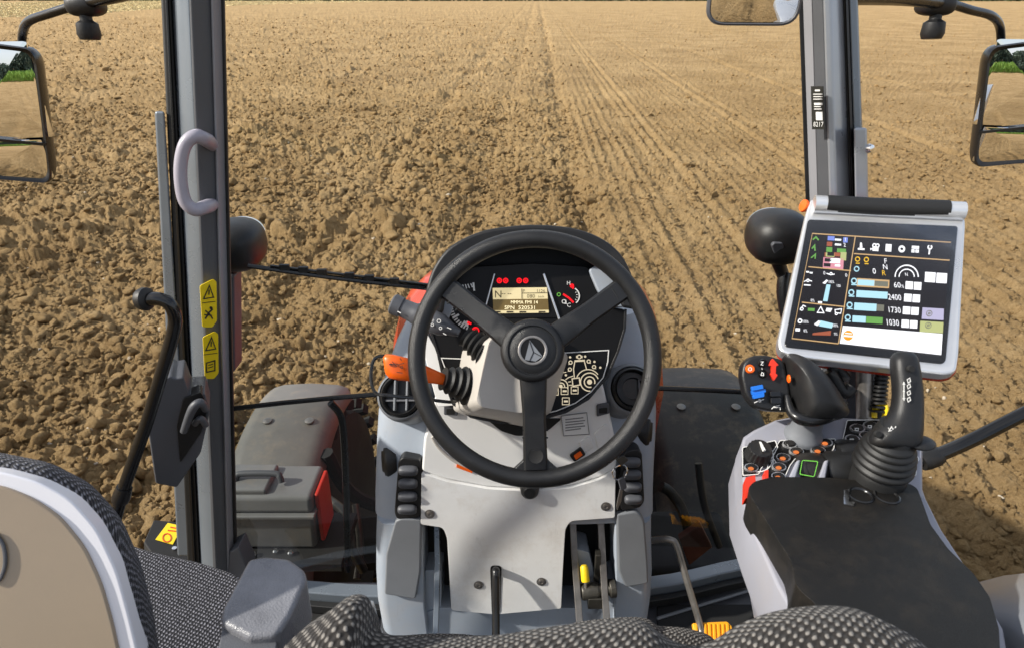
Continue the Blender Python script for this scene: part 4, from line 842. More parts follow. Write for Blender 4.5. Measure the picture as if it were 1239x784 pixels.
for a in (-35, -12, 12, 35): g.line(DP, [(Dz(880, 250)[0]+7*math.cos(math.radians(a)), Dz(880, 250)[1]-7*math.sin(math.radians(a))), (Dz(880, 250)[0]+8.6*math.cos(math.radians(a)), Dz(880, 250)[1]-8.6*math.sin(math.radians(a)))], .7, .002)
g.build('gauge_marks', 'print', fc)
g = G(); g.line(DP, [Dz(833, 238), Dz(870, 262), Dz(898, 290)], 2.2, .003); g.line(DP, [Dz(893, 205), Dz(898, 190)], 2, .003); g.build('gauge_needle', 'e_red', fc)
g = G(); g.ringf(DP, *Dz(806, 240), 2, .8, .002, n=10); g.build('gauge_mark_green', 'greenpr', fc)
# membrane with tractor pictogram
g = G(); mb = [Mz(250, 92), Mz(720, 64), Mz(712, 170), Mz(670, 310), Mz(560, 440), Mz(420, 540), Mz(250, 610), Mz(120, 640)]
g.line(DP, mb, 1.1, .002); g.line(DP, [(560, 434), (534, 433), (542, 455), (551, 476)], 1.1, .002); g.build('panel_border', 'print', fc)
g = G(); lz = lambda pts, w=1.0, cl=False: g.line(DP, [Mz(*p) for p in pts], w, .0024, cl)
lz([(415, 165), (500, 160), (522, 240)], 1.1); lz([(415, 165), (403, 230), (410, 310)], 1.1); lz([(412, 160), (505, 155)], 1.8); lz([(390, 320), (455, 312), (462, 375), (398, 388)], 1.2, True)
lz([(330, 330), (360, 308), (400, 296)], 1.); lz([(355, 350), (380, 345)], .9); lz([(360, 380), (390, 378)], .9); lz([(290, 268), (338, 260)], .8)
for r_, a0, a1 in ((82, 20, 275), (48, -20, 290)): g.ringf(DP, *Mz(548, 350), r_/7.467, 1.25, .0024, a0, a1)
g.ringf(DP, *Mz(535, 345), 108/7.467, 1.1, .0024, 35, 160); g.flat(DP, circ(*Mz(548, 350), 3, 16), .0024)
for r_, a0, a1 in ((62, -20, 200), (32, -10, 190)): g.ringf(DP, *Mz(290, 390), r_/7.467, 1.2, .0024, a0, a1)
g.flat(DP, circ(*Mz(288, 388), 2.1, 14), .0024)
for x, y in ((235, 438), (323, 432), (414, 426), (334, 524)):
    lz([(x-32, y-32), (x+30, y-32), (x+30, y+30), (x-32, y+30)], .8, True); g.flat(DP, [Mz(x-18, y-8), Mz(x+18, y-8), Mz(x+18, y+8), Mz(x-18, y+8)], .0024)
for x, y in ((372, 126), (508, 120), (592, 167), (645, 220), (334, 288), (220, 314)): g.flat(DP, circ(*Mz(x, y), 1.4, 10), .0024)
for x, y, s_ in ((376, 180, 1), (370, 243, 1), (262, 270, 1), (540, 170, -1), (588, 220, -1)):
    g.ringf(DP, *Mz(x, y-6), 2.0, 1.1, .0024, n=12); g.flat(DP, [Mz(x-8*s_, y), Mz(x+6*s_, y+8), Mz(x-22*s_, y+14)], .0024)
g.ringf(DP, *Mz(455, 123), 2.3, 1.2, .0024, n=12); g.line(DP, [Mz(430, 112), Mz(430, 134)], 1, .0024); g.line(DP, [Mz(480, 112), Mz(480, 134)], 1, .0024)
g.build('tractor_pictogram', 'e_memb', fc)
# column pod
g = G(); rb = [(556, 424), (548, 496), (562, 502), (636, 516), (668, 500), (690, 430), (650, 392), (600, 396)]; rf = [(592, 412), (574, 486), (580, 494), (632, 502), (650, 492), (668, 436), (650, 404), (604, 404)]
rb = rp(rb, 5, 3); rf = rp(rf, 5, 3)
g.loft([[P(x, y, t=1.24) for x, y in rb], [P(x, y, t=1.15) for x, y in [(a*.55+c*.45, b_*.55+d*.45) for (a, b_), (c, d) in zip(rb, rf)]], [P(x, y, t=1.10) for x, y in rf], [P(620+(x-620)*.95, 452+(y-452)*.95, t=1.092) for x, y in rf]]); g.build('column_pod', 'podgrey', sc, sharp=32)
# ---------------- column levers
def bellows(g, a, b_, r0, r1, n):
    d = b_-a; pr_ = []
    for k in range(n*4+1):
        u = k/(n*4); pr_.append(((r0+(r1-r0)*u)*(1+.13*math.cos(2*math.pi*u*n)), d.length*u))
    g.lathe([(0, 0)]+pr_+[(0, d.length)], a, d, 24)
ls = thing('indicator_lever', 'black column lever with ring of light symbols left behind the wheel', 'lever', P(578, 418, t=1.15))
g = G(); bellows(g, P(588, 424, t=1.14), P(563, 407, t=1.15), .027, .017, 4); g.build('rubber_boot', 'rubber', ls)
pa, pb = P(556, 403, t=1.15), P(474, 367, t=1.15); dv = (pb-pa)
g = G(); g.lathe([(0, 0), (.007, 0), (.012, .018), (.019, .034), (.0195, .055), (.018, .058)], pa, dv, 24); g.lathe([(.018, .058), (.019, .06), (.019, .085), (.0175, .088), (.0165, .1), (.016, dv.length-.02), (.018, dv.length-.018), (.0185, dv.length-.003), (.015, dv.length), (0, dv.length-.001)], pa, dv, 24); st_ = g.build('lever_arm', 'dkgrey', ls)
spn = Plane(pa+BACK*.0197, BACK); g = G()
u0 = pa.lerp(pb, .38)
for x, y, s_ in ((531, 388.5, 4), (523, 393, 3), (533, 397, 3)): g.ringf(spn, x, y, s_*.55, .8, .0006, n=10)
g.line(spn, [(541, 396), (546, 398)], 1, .0006); g.line(spn, [(536, 403), (540, 405)], 1, .0006); g.text('30', spn, 520, 388, 3.4, .0006, d=(1, .4)); g.line(spn, [(481, 377), (485, 379)], 1.2, .0006); g.build('lever_symbols', 'print', st_)
og = thing('shuttle_lever', 'orange column lever with rubber boot left of the steering wheel', 'lever', P(560, 462, t=1.15))
g = G(); bellows(g, P(566, 466, t=1.15), P(536, 458, t=1.13), .031, .018, 4); g.build('rubber_boot', 'rubber', og)
g = G(); pth = [(541, 459, 6, 1.13), (532, 457, 8, 1.125), (515, 452, 11, 1.11), (495, 447, 14.5, 1.095), (478, 444, 15.5, 1.09), (469, 443, 14.5, 1.09), (466, 442.5, 11, 1.09)]; rings = []
for x, y, r, t in pth:
    c = P(x, y, t=t); k = t/F; rings.append([c+(UP*math.copysign(abs(math.sin(q))**.7, math.sin(q))-RIGHT*.18*math.sin(q))*r*k+BACK*math.copysign(abs(math.cos(q))**.7, math.cos(q))*r*.55*k for q in [2*math.pi*j/24 for j in range(24)]])
g.loft(rings); gp = g.build('lever_grip', 'orange', og, sharp=60)
opn = Plane(P(482, 445, t=1.09)+BACK*.0125, BACK+Vector((-.05, 0, 0))); g = G()
g.line(opn, [(470, 440), (482, 441), (489, 439)], .8, .0015); g.line(opn, [(474, 437), (480, 443)], .8, .0015); g.line(opn, [(480, 450), (487, 451)], .8, .0015); g.ringf(opn, 473, 441, 1.5, .6, .0015, n=8); g.ringf(opn, 486, 444, 1.5, .6, .0015, n=8); g.line(opn, [(484, 433), (486, 436)], .8, .0015)
g.build('lever_symbols', 'decalblk', gp)
wl_ = thing('wire_loop', 'thin black bent wire loop under the orange lever', 'wire loop', P(548, 487, t=1.2))
g = G(); g.tube([P(467, 431, t=1.2), P(458, 431, t=1.2), P(452, 436, t=1.2), P(449, 450, t=1.2), P(450, 466, t=1.19), P(456, 476, t=1.18), P(470, 478, t=1.17), P(510, 482, t=1.17), P(548, 486, t=1.18), P(552, 480, t=1.22)], .0032, 8); g.build('wire', 'blacksat', wl_)
# ================================================================== STEERING WHEEL
WN = (BACK+UP*.06).normalized(); wc = P(647, 432.5, t=1.03); WP = Plane(wc, WN)
sw = thing('steering_wheel', 'black three-spoke steering wheel with round badge at its hub', 'steering wheel', P(645, 430, t=1.06))
ax = Vector((1, 0, 0)); ay = WN.cross(ax).normalized(); Rm = 143*1.03/F; g = G(); rings = []
for i in range(96):
    a = 2*math.pi*i/96; e = ax*math.cos(a)+ay*math.sin(a)*1.012
    rings.append([wc+e*(Rm+.0139*math.cos(q))+WN*.0150*math.sin(q) for q in [2*math.pi*j/20 for j in range(20)]])
rings.append(rings[0]); g.loft(rings, True, False); g.build('rim', 'leather', sw, sharp=180)
def spoke(cl, w0, w1, w2):
    """cl: centre line from hub to rim in photo pixels"""
    g = G(); n = len(cl); rings = []
    for i, (x, y) in enumerate(cl):
        a = Vector(cl[max(i-1, 0)]); b_ = Vector(cl[min(i+1, n-1)]); d = (b_-a).normalized(); nv = Vector((-d.y, d.x)); u = i/(n-1)
        w = (w0+(w1-w0)*u*2 if u < .5 else w1+(w2-w1)*(u-.5)*2)/2; o = .018*(1-u)**1.5
        q = []
        for s_, h in ((-1, -.006), (-.98, .002), (-.8, .006), (.8, .006), (.98, .002), (1, -.006), (.9, -.013), (-.9, -.013)): q.append(WP.pt(x+nv.x*w*s_, y+nv.y*w*s_, h+o))
        rings.append(q)
    g.loft(rings); s_ = g.build('spoke', 'leather', sw, sharp=48)
    return s_
def gr(s_, pts, o):
    g = G(); g.tube([WP.pt(x, y, o) for x, y in pts], .0014, 6, 1); g.build('spoke_groove', 'blackmat', s_)
def interp_line(a, b_, n): return [(a[0]+(b_[0]-a[0])*i/n, a[1]+(b_[1]-a[1])*i/n) for i in range(n+1)]
s1 = spoke(interp_line((622, 412), (530, 340), 8), 33, 26, 28); gr(s1, [(557, 350), (541, 368)], .0065); gr(s1, [(566, 357), (551, 376)], .007)
s2 = spoke(interp_line((668, 411), (761, 344), 8), 33, 26, 28); gr(s2, [(739, 347), (748, 362)], .0065); gr(s2, [(729, 354), (739, 370)], .007)
s3 = spoke(interp_line((645, 445), (648, 568), 8), 35, 28, 30); gr(s3, [(632, 520), (663, 520)], .006); gr(s3, [(632, 529), (663, 529)], .006)
g = G(); g.lathe([(0, .0010), (8*1.03/F, .0010), (9*1.03/F, .0016), (9*1.03/F, -.004), (0, -.004)], WP.pt(648, 551, .0065), WN, 24); g.build('finger_recess', 'blackmat', s3)
for side in (-1, 1):     # flare of the spoke into the rim
    g = G(); g.prism([WP.pt(x, y, .003) for x, y in ((648+side*13, 545), (648+side*15, 556), (648+side*26, 566), (648+side*30, 574), (648+side*6, 574), (648+side*6, 545))], -WN*.012); g.build('spoke_flare', 'leather', s3, bevel=.003)
hc = WP.pt(644, 424, .012); k = 1.02/F
g = G(); g.lathe([(0, -.05), (22*k, -.05), (30*k, -.02), (37*k, -.006), (38.5*k, .004), (37*k, .013), (33*k, .018), (29.5*k, .018), (28.5*k, .0155), (27.5*k, .0155), (26*k, .017), (17*k, .0185), (0, .0185)], hc, WN, 56); hb = g.build('hub', 'leather', sw, sharp=60)
g = G(); g.lathe([(17.5*k, .018), (17.5*k, .0205), (16*k, .0215), (14.5*k, .0205), (14.5*k, .018)], hc, WN, 40); bd = g.build('badge_ring', 'steel', hb, sharp=60)
HP = Plane(hc+WN*.0192, WN); g = G(); g.plate(HP, circ(644.3, 423.0, 14.3, 32), .002, .0005); g.build('badge_face', 'panelblk', bd)
g = G(); g.flat(HP, [(635, 435), (641, 411.5), (656.5, 431), (648, 437)], .002, .001); g.build('badge_emblem', 'midgrey', bd)
g = G(); g.line(HP, [(641, 413), (645.5, 426), (641, 436)], 1.0, .0026); g.line(HP, [(645.5, 426), (655, 431)], .9, .0026); g.build('emblem_cut', 'panelblk', bd)
g = G(); g.lathe([(.03, 0), (.03, .09), (.026, .1), (0, .1)], hc-WN*.13, WN, 24); g.build('column_shaft', 'black', sw)
# ================================================================== KEYS
ky = thing('key_ring', 'steel key ring with keys hanging right of the white panel', 'key ring', fp.pt(748, 575, .03))
kp = Plane(fp.pt(750, 580, .03), fp.n+Vector((.3, 0, 0)))
g = G(); kc = kp.pt(750, 571); x, y, z = frame_of(kp.n); rings = []
for i in range(33):
    a = 2*math.pi*i/32; e = x*math.cos(a)+y*math.sin(a); rings.append([kc+e*(.0165+.0014*math.cos(q))+z*.0014*math.sin(q) for q in [2*math.pi*j/8 for j in range(8)]])
g.loft(rings, True, False); g.build('split_ring', 'chrome', ky)
g = G(); g.plate(kp, rp([(745, 556), (755, 551), (761, 556), (752, 564)], 2), .004, .004); g.build('key_head', 'dksteel', ky, bevel=.001)
g = G(); g.plate(kp, rp([(748, 580), (756, 577), (759, 590), (752, 594)], 2), .005, .003); g.build('key_fob', 'dkgrey', ky, bevel=.001)
g = G(); g.plate(kp, [(750, 592), (754, 591), (752, 606), (747, 617), (746, 612)], .002, .002); g.build('key_blade', 'steel', ky, bevel=.0005)
# ================================================================== PEDALS
def strap(name, lab, px, t0, t1, w, m='steel'):
    t = thing(name, lab, 'pedal', P(*px[-1], t=t1), 'pedal arms under the steering console'); n = len(px); rings = []
    for i, (x, y) in enumerate(px):
        tt = t0+(t1-t0)*i/(n-1); c = P(x, y, t=tt); h = w*tt/F/2; rings.append([c+Vector((sx*h, dy, 0)) for sx, dy in ((-1, 0), (1, 0), (1, .022), (-1, .022))])
    g = G(); g.loft(rings); g.build('arm', m, t, bevel=.0015)
    return t
pq = strap('clutch_pedal', 'long grey pedal arm in the dark opening left of the white panel', [(528, 630), (529, 680), (528, 730), (526, 790)], 1.45, 1.40, 6.5, 'pillar')
g = G(); g.box(P(526, 795, t=1.38), (.07, .05, .02)); g.build('foot_pad', 'rubber', pq, bevel=.004)
p1 = strap('brake_pedal', 'left one of two brown steel pedal arms, beside the yellow pin tip', [(693, 628), (695, 670), (699, 720), (704, 790)], 1.45, 1.40, 8)
g = G(); g.box(P(705, 798, t=1.38), (.06, .05, .02)); g.build('foot_pad', 'rubber', p1, bevel=.004)
p2 = strap('brake_pedal', 'right one of two brown steel pedal arms, carrying a pivot block', [(727, 626), (729, 670), (732, 720), (738, 790)], 1.45, 1.40, 8)
g = G(); g.box(P(739, 798, t=1.38), (.06, .05, .02)); g.build('foot_pad', 'rubber', p2, bevel=.004)
g = G(); g.lathe([(0, 0), (.016, 0), (.018, .004), (.018, .035), (.014, .04), (.014, .06), (.02, .062), (.02, .075), (0, .078)], P(703, 716, t=1.43), (1, .1, .06), 20); g.box(P(722, 724, t=1.435), (.04, .03, .03)); g.box(P(722, 690, t=1.45), (.012, .02, .11)); g.build('pivot_block', 'dksteel', p2, bevel=.002)
lk = thing('lock_pin', 'small yellow-tipped pin standing between the two brown pedal arms', 'pin', P(709, 716, t=1.42))
g = G(); g.tube([P(709, 716, t=1.42), P(708, 702, t=1.42)], .0035, 8); g.build('pin', 'steel', lk)
g = G(); g.lathe([(0, 0), (.0085, 0), (.009, .003), (.0085, .03), (.006, .034), (0, .035)], P(708.5, 703, t=1.417), P(706.5, 684, t=1.42)-P(708.5, 703, t=1.417), 16); g.build('yellow_tip', 'yellow', lk)
tp = thing('column_tilt_pedal', 'black bent rod pedal in the slot at the middle of the white panel', 'pedal', P(600, 790, t=1.33))
g = G(); g.tube([fp.pt(600, 690, -.03), fp.pt(600, 690, .012), fp.pt(600, 694, .022), fp.pt(600, 705, .03), fp.pt(600, 740, .05), fp.pt(600, 775, .075), fp.pt(600, 795, .09)], .0085, 14); g.build('rod', 'blacksat', tp)
g = G(); g.box(fp.pt(600, 800, .095), (.05, .05, .016)); g.build('foot_pad', 'rubber', tp, bevel=.004)
th_ = thing('throttle_pedal', 'yellow ribbed foot pedal behind the seat edge with its grey bent rod', 'pedal', P(862, 770, Z=.05))
yp = Plane(P(862, 760, Z=.06), Vector((0, -.45, .9)))
g = G(); g.plate(yp, rp([(838, 753), (880, 751), (886, 757), (888, 800), (846, 800)], 2), .014); yy_ = g.build('foot_pad', 'yelpad', th_, bevel=.004)
g = G()
for k_ in range(8): g.plate(yp, rp([(841+k_*5.4, 754), (844+k_*5.4, 754), (846+k_*5.4, 795), (843+k_*5.4, 795)], 1), .004, .003)
g.build('pad_ribs', 'yelpad', yy_, bevel=.001)
g = G(); g.tube([P(784, 654, Y=1.12), P(800, 652, Y=1.10), P(812, 653, Y=1.09), P(819, 661, Y=1.08), P(832, 705, Y=1.04), P(846, 752, Y=1.0), P(850, 775, Y=.97)], .0075, 10); g.build('rod', 'steel', th_)
# ================================================================== DISPLAY TERMINAL
dt = thing('display_terminal', 'large silver framed touch screen terminal standing over the right control console', 'display', P(1045, 470, t=.98))
TP = Plane.of(P(983, 237, t=1.12), P(1168, 247, t=1.07), P(942, 425, t=.98))
Z = lambda x, y: (930+x/3.733, 250+y/3.733)
fr = rp([(976, 256), (981, 240), (1000, 241), (1140, 247), (1166, 249), (1169, 270), (1161, 428), (1158, 449), (1145, 452), (960, 431), (943, 424), (941, 412)], [6, 5, 2, 2, 5, 6, 5, 8, 8, 6, 8, 6], 4)
g = G(); g.plate(TP, fr, .022); g.build('frame', 'alu', dt, bevel=.005, seg=4)
g = G(); g.plate(TP, [(min(max(x, 0), 2000), y+3) for x, y in fr], .022, -.024); g.build('back_housing', 'redpaint', dt, bevel=.006)
g = G(); g.tube([TP.pt(x, y, .008) for x, y in ((985, 247.5), (1060, 251), (1166, 256))], .015, 16, 2); g.build('top_bar', 'alu', dt)
g = G(); g.tube([TP.pt(x, y, .0105) for x, y in ((1000, 247), (1060, 250.5), (1147, 253.5))], .0145, 16, 2); g.build('top_grip', 'rubber', dt)
g = G(); g.lathe([(0, 0), (.010, 0), (.011, .003), (.010, .006), (0, .007)], TP.pt(975, 250, -.012), (-1, -.1, .3), 20); g.build('orange_knob', 'orange', dt)
g = G(); g.plate(TP, rp([Z(178, 58), Z(856, 88), Z(800, 708), Z(70, 630)], [4, 4, 7, 6], 4), .006, .0025); sg = g.build('screen_glass', 'glassblk', dt, bevel=.0015)
g = G(); g.flat(TP, [Z(198, 120), Z(824, 160), Z(782, 668), Z(106, 594)], .0035); g.build('screen_backlight', 'e_dim', sg)
def scr(mname, fn, nm='screen_graphics'):
    g = G(); fn(g); g.build(nm, mname, sg)
O1, O2_ = .0048, .0060
L = lambda g, pts, w, o=O1, cl=False: g.line(TP, [Z(*p) for p in pts], w, o, cl)
Q = lambda g, pts, o=O1: g.flat(TP, [Z(*p) for p in pts], o)
def bx(g, x, y, w, h, o=O1): Q(g, [(x, y), (x+w, y+h*-.0+w*.06), (x+w-h*.06, y+h+w*.06), (x-h*.06, y+h)], o)
TX = lambda g, s, x, y, cap, o=O1, sx=1.: g.text(s, TP, *Z(x, y), cap*1.3/3.733, o, d=(1, .065), sx=sx*.68)
def f_tan(g):
    L(g, [(198, 122), (824, 162)], .9); L(g, [(392, 135), (316, 617)], 1.1); L(g, [(180, 272), (372, 290)], .9); L(g, [(150, 432), (346, 452)], .9); L(g, [(386, 213), (818, 243)], 1.); L(g, [(106, 594), (316, 618)], .9); L(g, [(198, 122), (106, 594)], .6)
    bx(g, 400, 324, 146, 36)
scr('e_tan', f_tan, 'screen_frame_lines')
def f_white(g):
    Q(g, [(336, 538), (786, 574), (780, 668), (322, 616)])
    for x, y in ((620, 338), (658, 341), (614, 394), (652, 397), (608, 451), (646, 454), (602, 510), (640, 513)): bx(g, x, y, 33, 34)
    for x, y in ((708, 296), (760, 300)): bx(g, x, y, 47, 44)
    TX(g, 'F', 522, 258, 24); TX(g, 'N', 516, 284, 24); TX(g, '0', 470, 304, 26); TX(g, '60', 566, 366, 26); TX(g, '%', 600, 368, 15); TX(g, '2400', 540, 421, 27, sx=.9); TX(g, '1730', 538, 478, 27, sx=.9); TX(g, '1030', 530, 534, 27, sx=.9)
    cx_, cy_ = Z(624, 318)
    g.ringf(TP, cx_, cy_, 14, 1.2, O1, 0, 180, 20); g.ringf(TP, cx_, cy_, 9.2, 1.0, O1, 0, 180, 20)
    TX(g, 'N', 616, 314, 15)
    # tool icons on the top bar
    Q(g, [(404, 188), (434, 190), (433, 197), (403, 195)]); Q(g, [(414, 164), (421, 164), (424, 186), (412, 186)])
    Q(g, [(470, 182), (497, 184), (496, 202), (469, 200)]); g.ringf(TP, *Z(478, 176), 2, 1.1, O1, n=10); g.ringf(TP, *Z(492, 177), 2, 1.1, O1, n=10); Q(g, [(460, 188), (469, 192), (460, 198)])
    Q(g, [(530, 170), (556, 172), (554, 204), (528, 202)]); g.ringf(TP, *Z(602, 192), 3.0, 2.2, O1, n=14); bx(g, 648, 178, 32, 12); bx(g, 646, 194, 14, 13); bx(g, 664, 195, 15, 13)
    L(g, [(728, 190), (725, 216)], 1.6); g.ringf(TP, *Z(729, 184), 2.3, 1.5, O1, 120, 420, 10)
    # left column figures
    TX(g, '0', 247, 308, 16); TX(g, '0', 346, 318, 16); TX(g, '100%', 268, 346, 13, sx=.8); TX(g, '100', 306, 364, 13, sx=.8); TX(g, '0%', 190, 430, 13, sx=.9); TX(g, '100%', 152, 525, 13, sx=.8); TX(g, '0%', 158, 566, 13, sx=.9); TX(g, '100%', 286, 542, 13, sx=.8); TX(g, '0%', 296, 580, 12, sx=.9)
    for x, y in ((170, 292), (186, 296)): bx(g, x, y, 13, 6)
    L(g, [(160, 340), (176, 330), (196, 338)], .8); g.ringf(TP, *Z(178, 334), 1.6, .7, O1, n=8); bx(g, 160, 352, 30, 4); L(g, [(262, 302), (280, 308), (298, 306)], .9); g.ringf(TP, *Z(282, 304), 1.5, .7, O1, n=8)
    Q(g, [(244, 346), (262, 330), (268, 336), (256, 350)]); bx(g, 224, 428, 18, 8)
    L(g, [(142, 466), (156, 446), (168, 452)], .9); g.ringf(TP, *Z(150, 462), 1.8, .8, O1, n=8)
    L(g, [(220, 478), (236, 452), (250, 480)], .9, cl=True); Q(g, [(262, 458), (288, 460), (280, 476), (258, 472)]); L(g, [(300, 466), (330, 462), (326, 482), (302, 480)], .8, cl=True); g.ringf(TP, *Z(306, 484), 1.4, .7, O1, n=8)
    Q(g, [(206, 530), (226, 514), (236, 520), (222, 538)]); g.ringf(TP, *Z(142, 516), 2.2, 1.2, O1, n=10); bx(g, 122, 548, 20, 12)
scr('e_white', f_white)
scr('e_dim', lambda g: [Q(g, [(624+48*math.cos(a)-4, 318-48*math.sin(a)*1.0), (624+48*math.cos(a)+4, 318-48*math.sin(a)), (624+40*math.cos(a)+3, 318-40*math.sin(a)), (624+40*math.cos(a)-3, 318-40*math.sin(a))], O2_) for a in [math.radians(d) for d in (25, 55, 80, 105, 130, 155)]], 'gauge_ticks')
def f_yel(g):
    TX(g, 'R', 512, 311, 24)
    for x, y in ((392, 228), (432, 230)): g.ringf(TP, *Z(x+10, y+10), 2.6, .9, O1, n=12); L(g, [(x+2, y+28), (x+20, y+29)], .8)
scr('e_yel', f_yel)
def f_cyan(g):
    bx(g, 404, 330, 74, 24, O2_); bx(g, 398, 378, 140, 30); bx(g, 388, 434, 100, 32); bx(g, 380, 492, 60, 28); Q(g, [(262, 352), (280, 354), (266, 428), (246, 426)]); Q(g, [(234, 514), (292, 528), (286, 548), (228, 538)])
    for x, y in ((392, 274), ): g.ringf(TP, *Z(x+6, y+8), 2.8, 1, O1, n=12)
    for x, y in ((378, 336), (366, 388), (358, 444), (350, 500)): g.ringf(TP, *Z(x+8, y), 3, 1.2, O1, n=12); bx(g, x-4, y+14, 26, 4)
scr('e_cyan', f_cyan)
scr('e_grey', lambda g: (bx(g, 480, 336, 60, 22, O2_), bx(g, 488, 442, 34, 28)))
scr('e_grn', lambda g: (bx(g, 442, 496, 74, 28), bx(g, 262, 184, 26, 20), bx(g, 310, 190, 40, 16), L(g, [(200, 150), (214, 138), (226, 152)], 1.6), L(g, [(196, 190), (208, 176), (210, 200)], 1.6), L(g, [(192, 232), (212, 216), (210, 236)], 1.4), bx(g, 178, 458, 30, 12)))
scr('e_blu', lambda g: (bx(g, 268, 134, 30, 18), bx(g, 338, 140, 20, 22)))
scr('e_olv', lambda g: (bx(g, 258, 208, 40, 18), bx(g, 326, 206, 26, 36), bx(g, 686, 516, 104, 48), ))
scr('e_brn', lambda g: (bx(g, 254, 208, 6, 18), Q(g, [(200, 570), (282, 560), (280, 580), (198, 578)]), bx(g, 264, 160, 24, 18), bx(g, 296, 208, 28, 16)))
scr('e_pink', lambda g: (bx(g, 248, 230, 92, 48), ))
scr('e_white', lambda g: (bx(g, 278, 234, 46, 20, O2_), bx(g, 300, 262, 24, 8, O2_), bx(g, 300, 146, 28, 7, O2_), bx(g, 300, 168, 28, 7, O2_), TX(g, '2', 338, 182, 18), TX(g, '1', 342, 158, 18, O2_)), 'screen_rows')
scr('e_lil', lambda g: (Q(g, [(696, 456), (792, 462), (790, 512), (692, 506)]), ))
scr('e_grey', lambda g: [(g.ringf(TP, *Z(x, y), 3.4, .7, O2_, n=16), g.ringf(TP, *Z(x, y), 1.2, .8, O2_, n=8)) for x, y in ((726, 482), (722, 536))], 'screen_rings')
scr('e_dim', lambda g: [bx(g, x, y, 30, 14, O2_) for x, y in ((254, 234), (250, 256), (266, 208))], 'screen_row_marks')
scr('e_org', lambda g: g.flat(TP, circ(*Z(360, 581), 6, 24), O2_), 'screen_logo')
scr('e_white', lambda g: (L(g, [(340, 582), (380, 585)], 1.6, O2_+.001), L(g, [(346, 570), (376, 573)], .8, O2_+.001)), 'logo_band')
g = G(); g.flat(TP, rp([Z(178, 58), Z(856, 88), Z(800, 708), Z(70, 630)], [4, 4, 7, 6], 4), .0092, .0008); g.build('screen_cover', glass('screen_cover_glass', (.985, .985, .985), .35), dt)
# stand of the terminal
g = G(); g.prism([P(1030, 440, t=1.03), P(1062, 445, t=1.03), P(1058, 520, t=1.05), P(1020, 515, t=1.05)], (0, .03, 0)); g.build('stand_plate', 'dkgrey', dt, bevel=.003)
g = G(); g.tube([P(1046, 440, t=1.0), P(1046, 520, t=1.02)], .012, 12, 1); g.build('stand_post', 'steel', dt)
g = G(); g.tube([P(1068, 445, t=.995), P(1060, 512, t=1.015)], .009, 12, 1)
for k_ in range(9): g.lathe([(0, 0), (.0105, 0), (.0105, .003), (0, .003)], P(1067-k_*.6, 458+k_*5, t=.995), UP, 10)
g.build('gas_strut', 'black', dt)
g = G(); g.tube([P(1004, 448, t=1.0), P(1016, 470, t=1.0), P(1024, 474, t=1.0), P(1030, 468, t=1.0)], .010, 10); g.tube([P(1004, 448, t=1.0), P(1012, 444, t=1.0), P(1024, 458, t=1.0)], .008, 10); g.build('clamp_lever', 'black', dt)
g = G(); g.tube([P(1058, 505, t=1.0), P(1059, 494, t=1.0), P(1072, 491, t=.99), P(1070, 505, t=.99)], .004, 8, 3); g.build('yellow_clip', 'yellow', dt)
# ================================================================== RIGHT CONTROL CONSOLE
rc = thing('control_console', 'right armrest console with buttons, orange knobs and broad black pad', 'console', (.46, .65, .3))
Cz = lambda x, y: (880+x/3.919, 420+y/3.919)
PZ = .67
def CPl(z0): return Plane(P(950, 560, Z=z0), Vector((0, -.30, 1)))
CP = Plane(Vector((0, .70, .676)), Vector((0, -.30, 1)))
r0 = [(900, 527), (912, 519), (938, 507), (960, 503), (1025, 503), (1110, 508), (1117, 513), (1117, 590), (1121, 602), (1140, 640), (1180, 700), (1215, 760), (1232, 860), (1010, 870), (970, 760), (940, 706), (915, 650), (898, 604), (895, 545)]
def ring_at(pxs, z, sh=(0, 0), k=1.):
    c = Vector((.46, .65)); out = []
    for x, y in pxs:
        p = P(x, y, Z=.667)
        if z is not None: p = Vector((c.x+(p.x-c.x)*k+sh[0], c.y+(p.y-c.y)*k+sh[1], z))
        out.append(p)
    return out
g = G(); g.loft([ring_at(r0, None), ring_at(r0, .60, (-.006, 0), 1.01), ring_at(r0, .50, (.02, .0), .9), ring_at(r0, .25, (.06, -.02), .7)]); cb = g.build('console_shell', 'lilac', rc, bevel=.006, seg=4)
g = G(); g.plate(CP, rp([(899, 530), (912, 520), (938, 508), (960, 504), (1025, 504), (1110, 509), (1116, 514), (1117, 590), (1118, 602), (906, 602), (900, 596), (897, 545)], 3), .05); g.build('key_deck', 'lilac', cb, bevel=.005)
g = G(); g.tube([P(x, y, Z=z)+Vector((-.002, 0, 0)) for x, y, z in ((897, 622, .632), (912, 670, .625), (934, 722, .62), (960, 780, .615))], .0016, 6); g.build('seam_strip', 'rim', cb)
# black soft pad
AP = Plane(P(1000, 600, Z=.705), Vector((0, .02, 1)))
pad = rp([(905, 590), (912, 582), (935, 576), (1000, 577), (1060, 582), (1100, 584), (1110, 590), (1116, 606), (1126, 634), (1148, 664), (1178, 693), (1198, 722), (1209, 760), (1214, 860), (1015, 870), (1000, 780), (990, 742), (985, 728), (970, 716), (962, 705), (960, 690), (956, 676), (930, 634), (908, 600)], 4, 3)
g = G(); g.plate(AP, pad, .05); pd = g.build('armrest_pad', 'armpad', rc, bevel=.015, seg=6)
for x, y in ((1041, 599), (1073, 600)):
    c = AP.pt(x, y); g = G(); g.lathe([(.0165, -.012), (.0165, .0012), (.0145, .0022), (.0125, .0008), (.0115, -.006), (0, -.006)], c, AP.n, 24); w_ = g.build('well_ring', 'blacksat', pd, sharp=60)
    g = G(); g.lathe([(0, 0), (.006, 0), (.005, .004), (0, .005)], c-AP.n*.005, AP.n, 12); g.build('screw', 'chrome', w_)
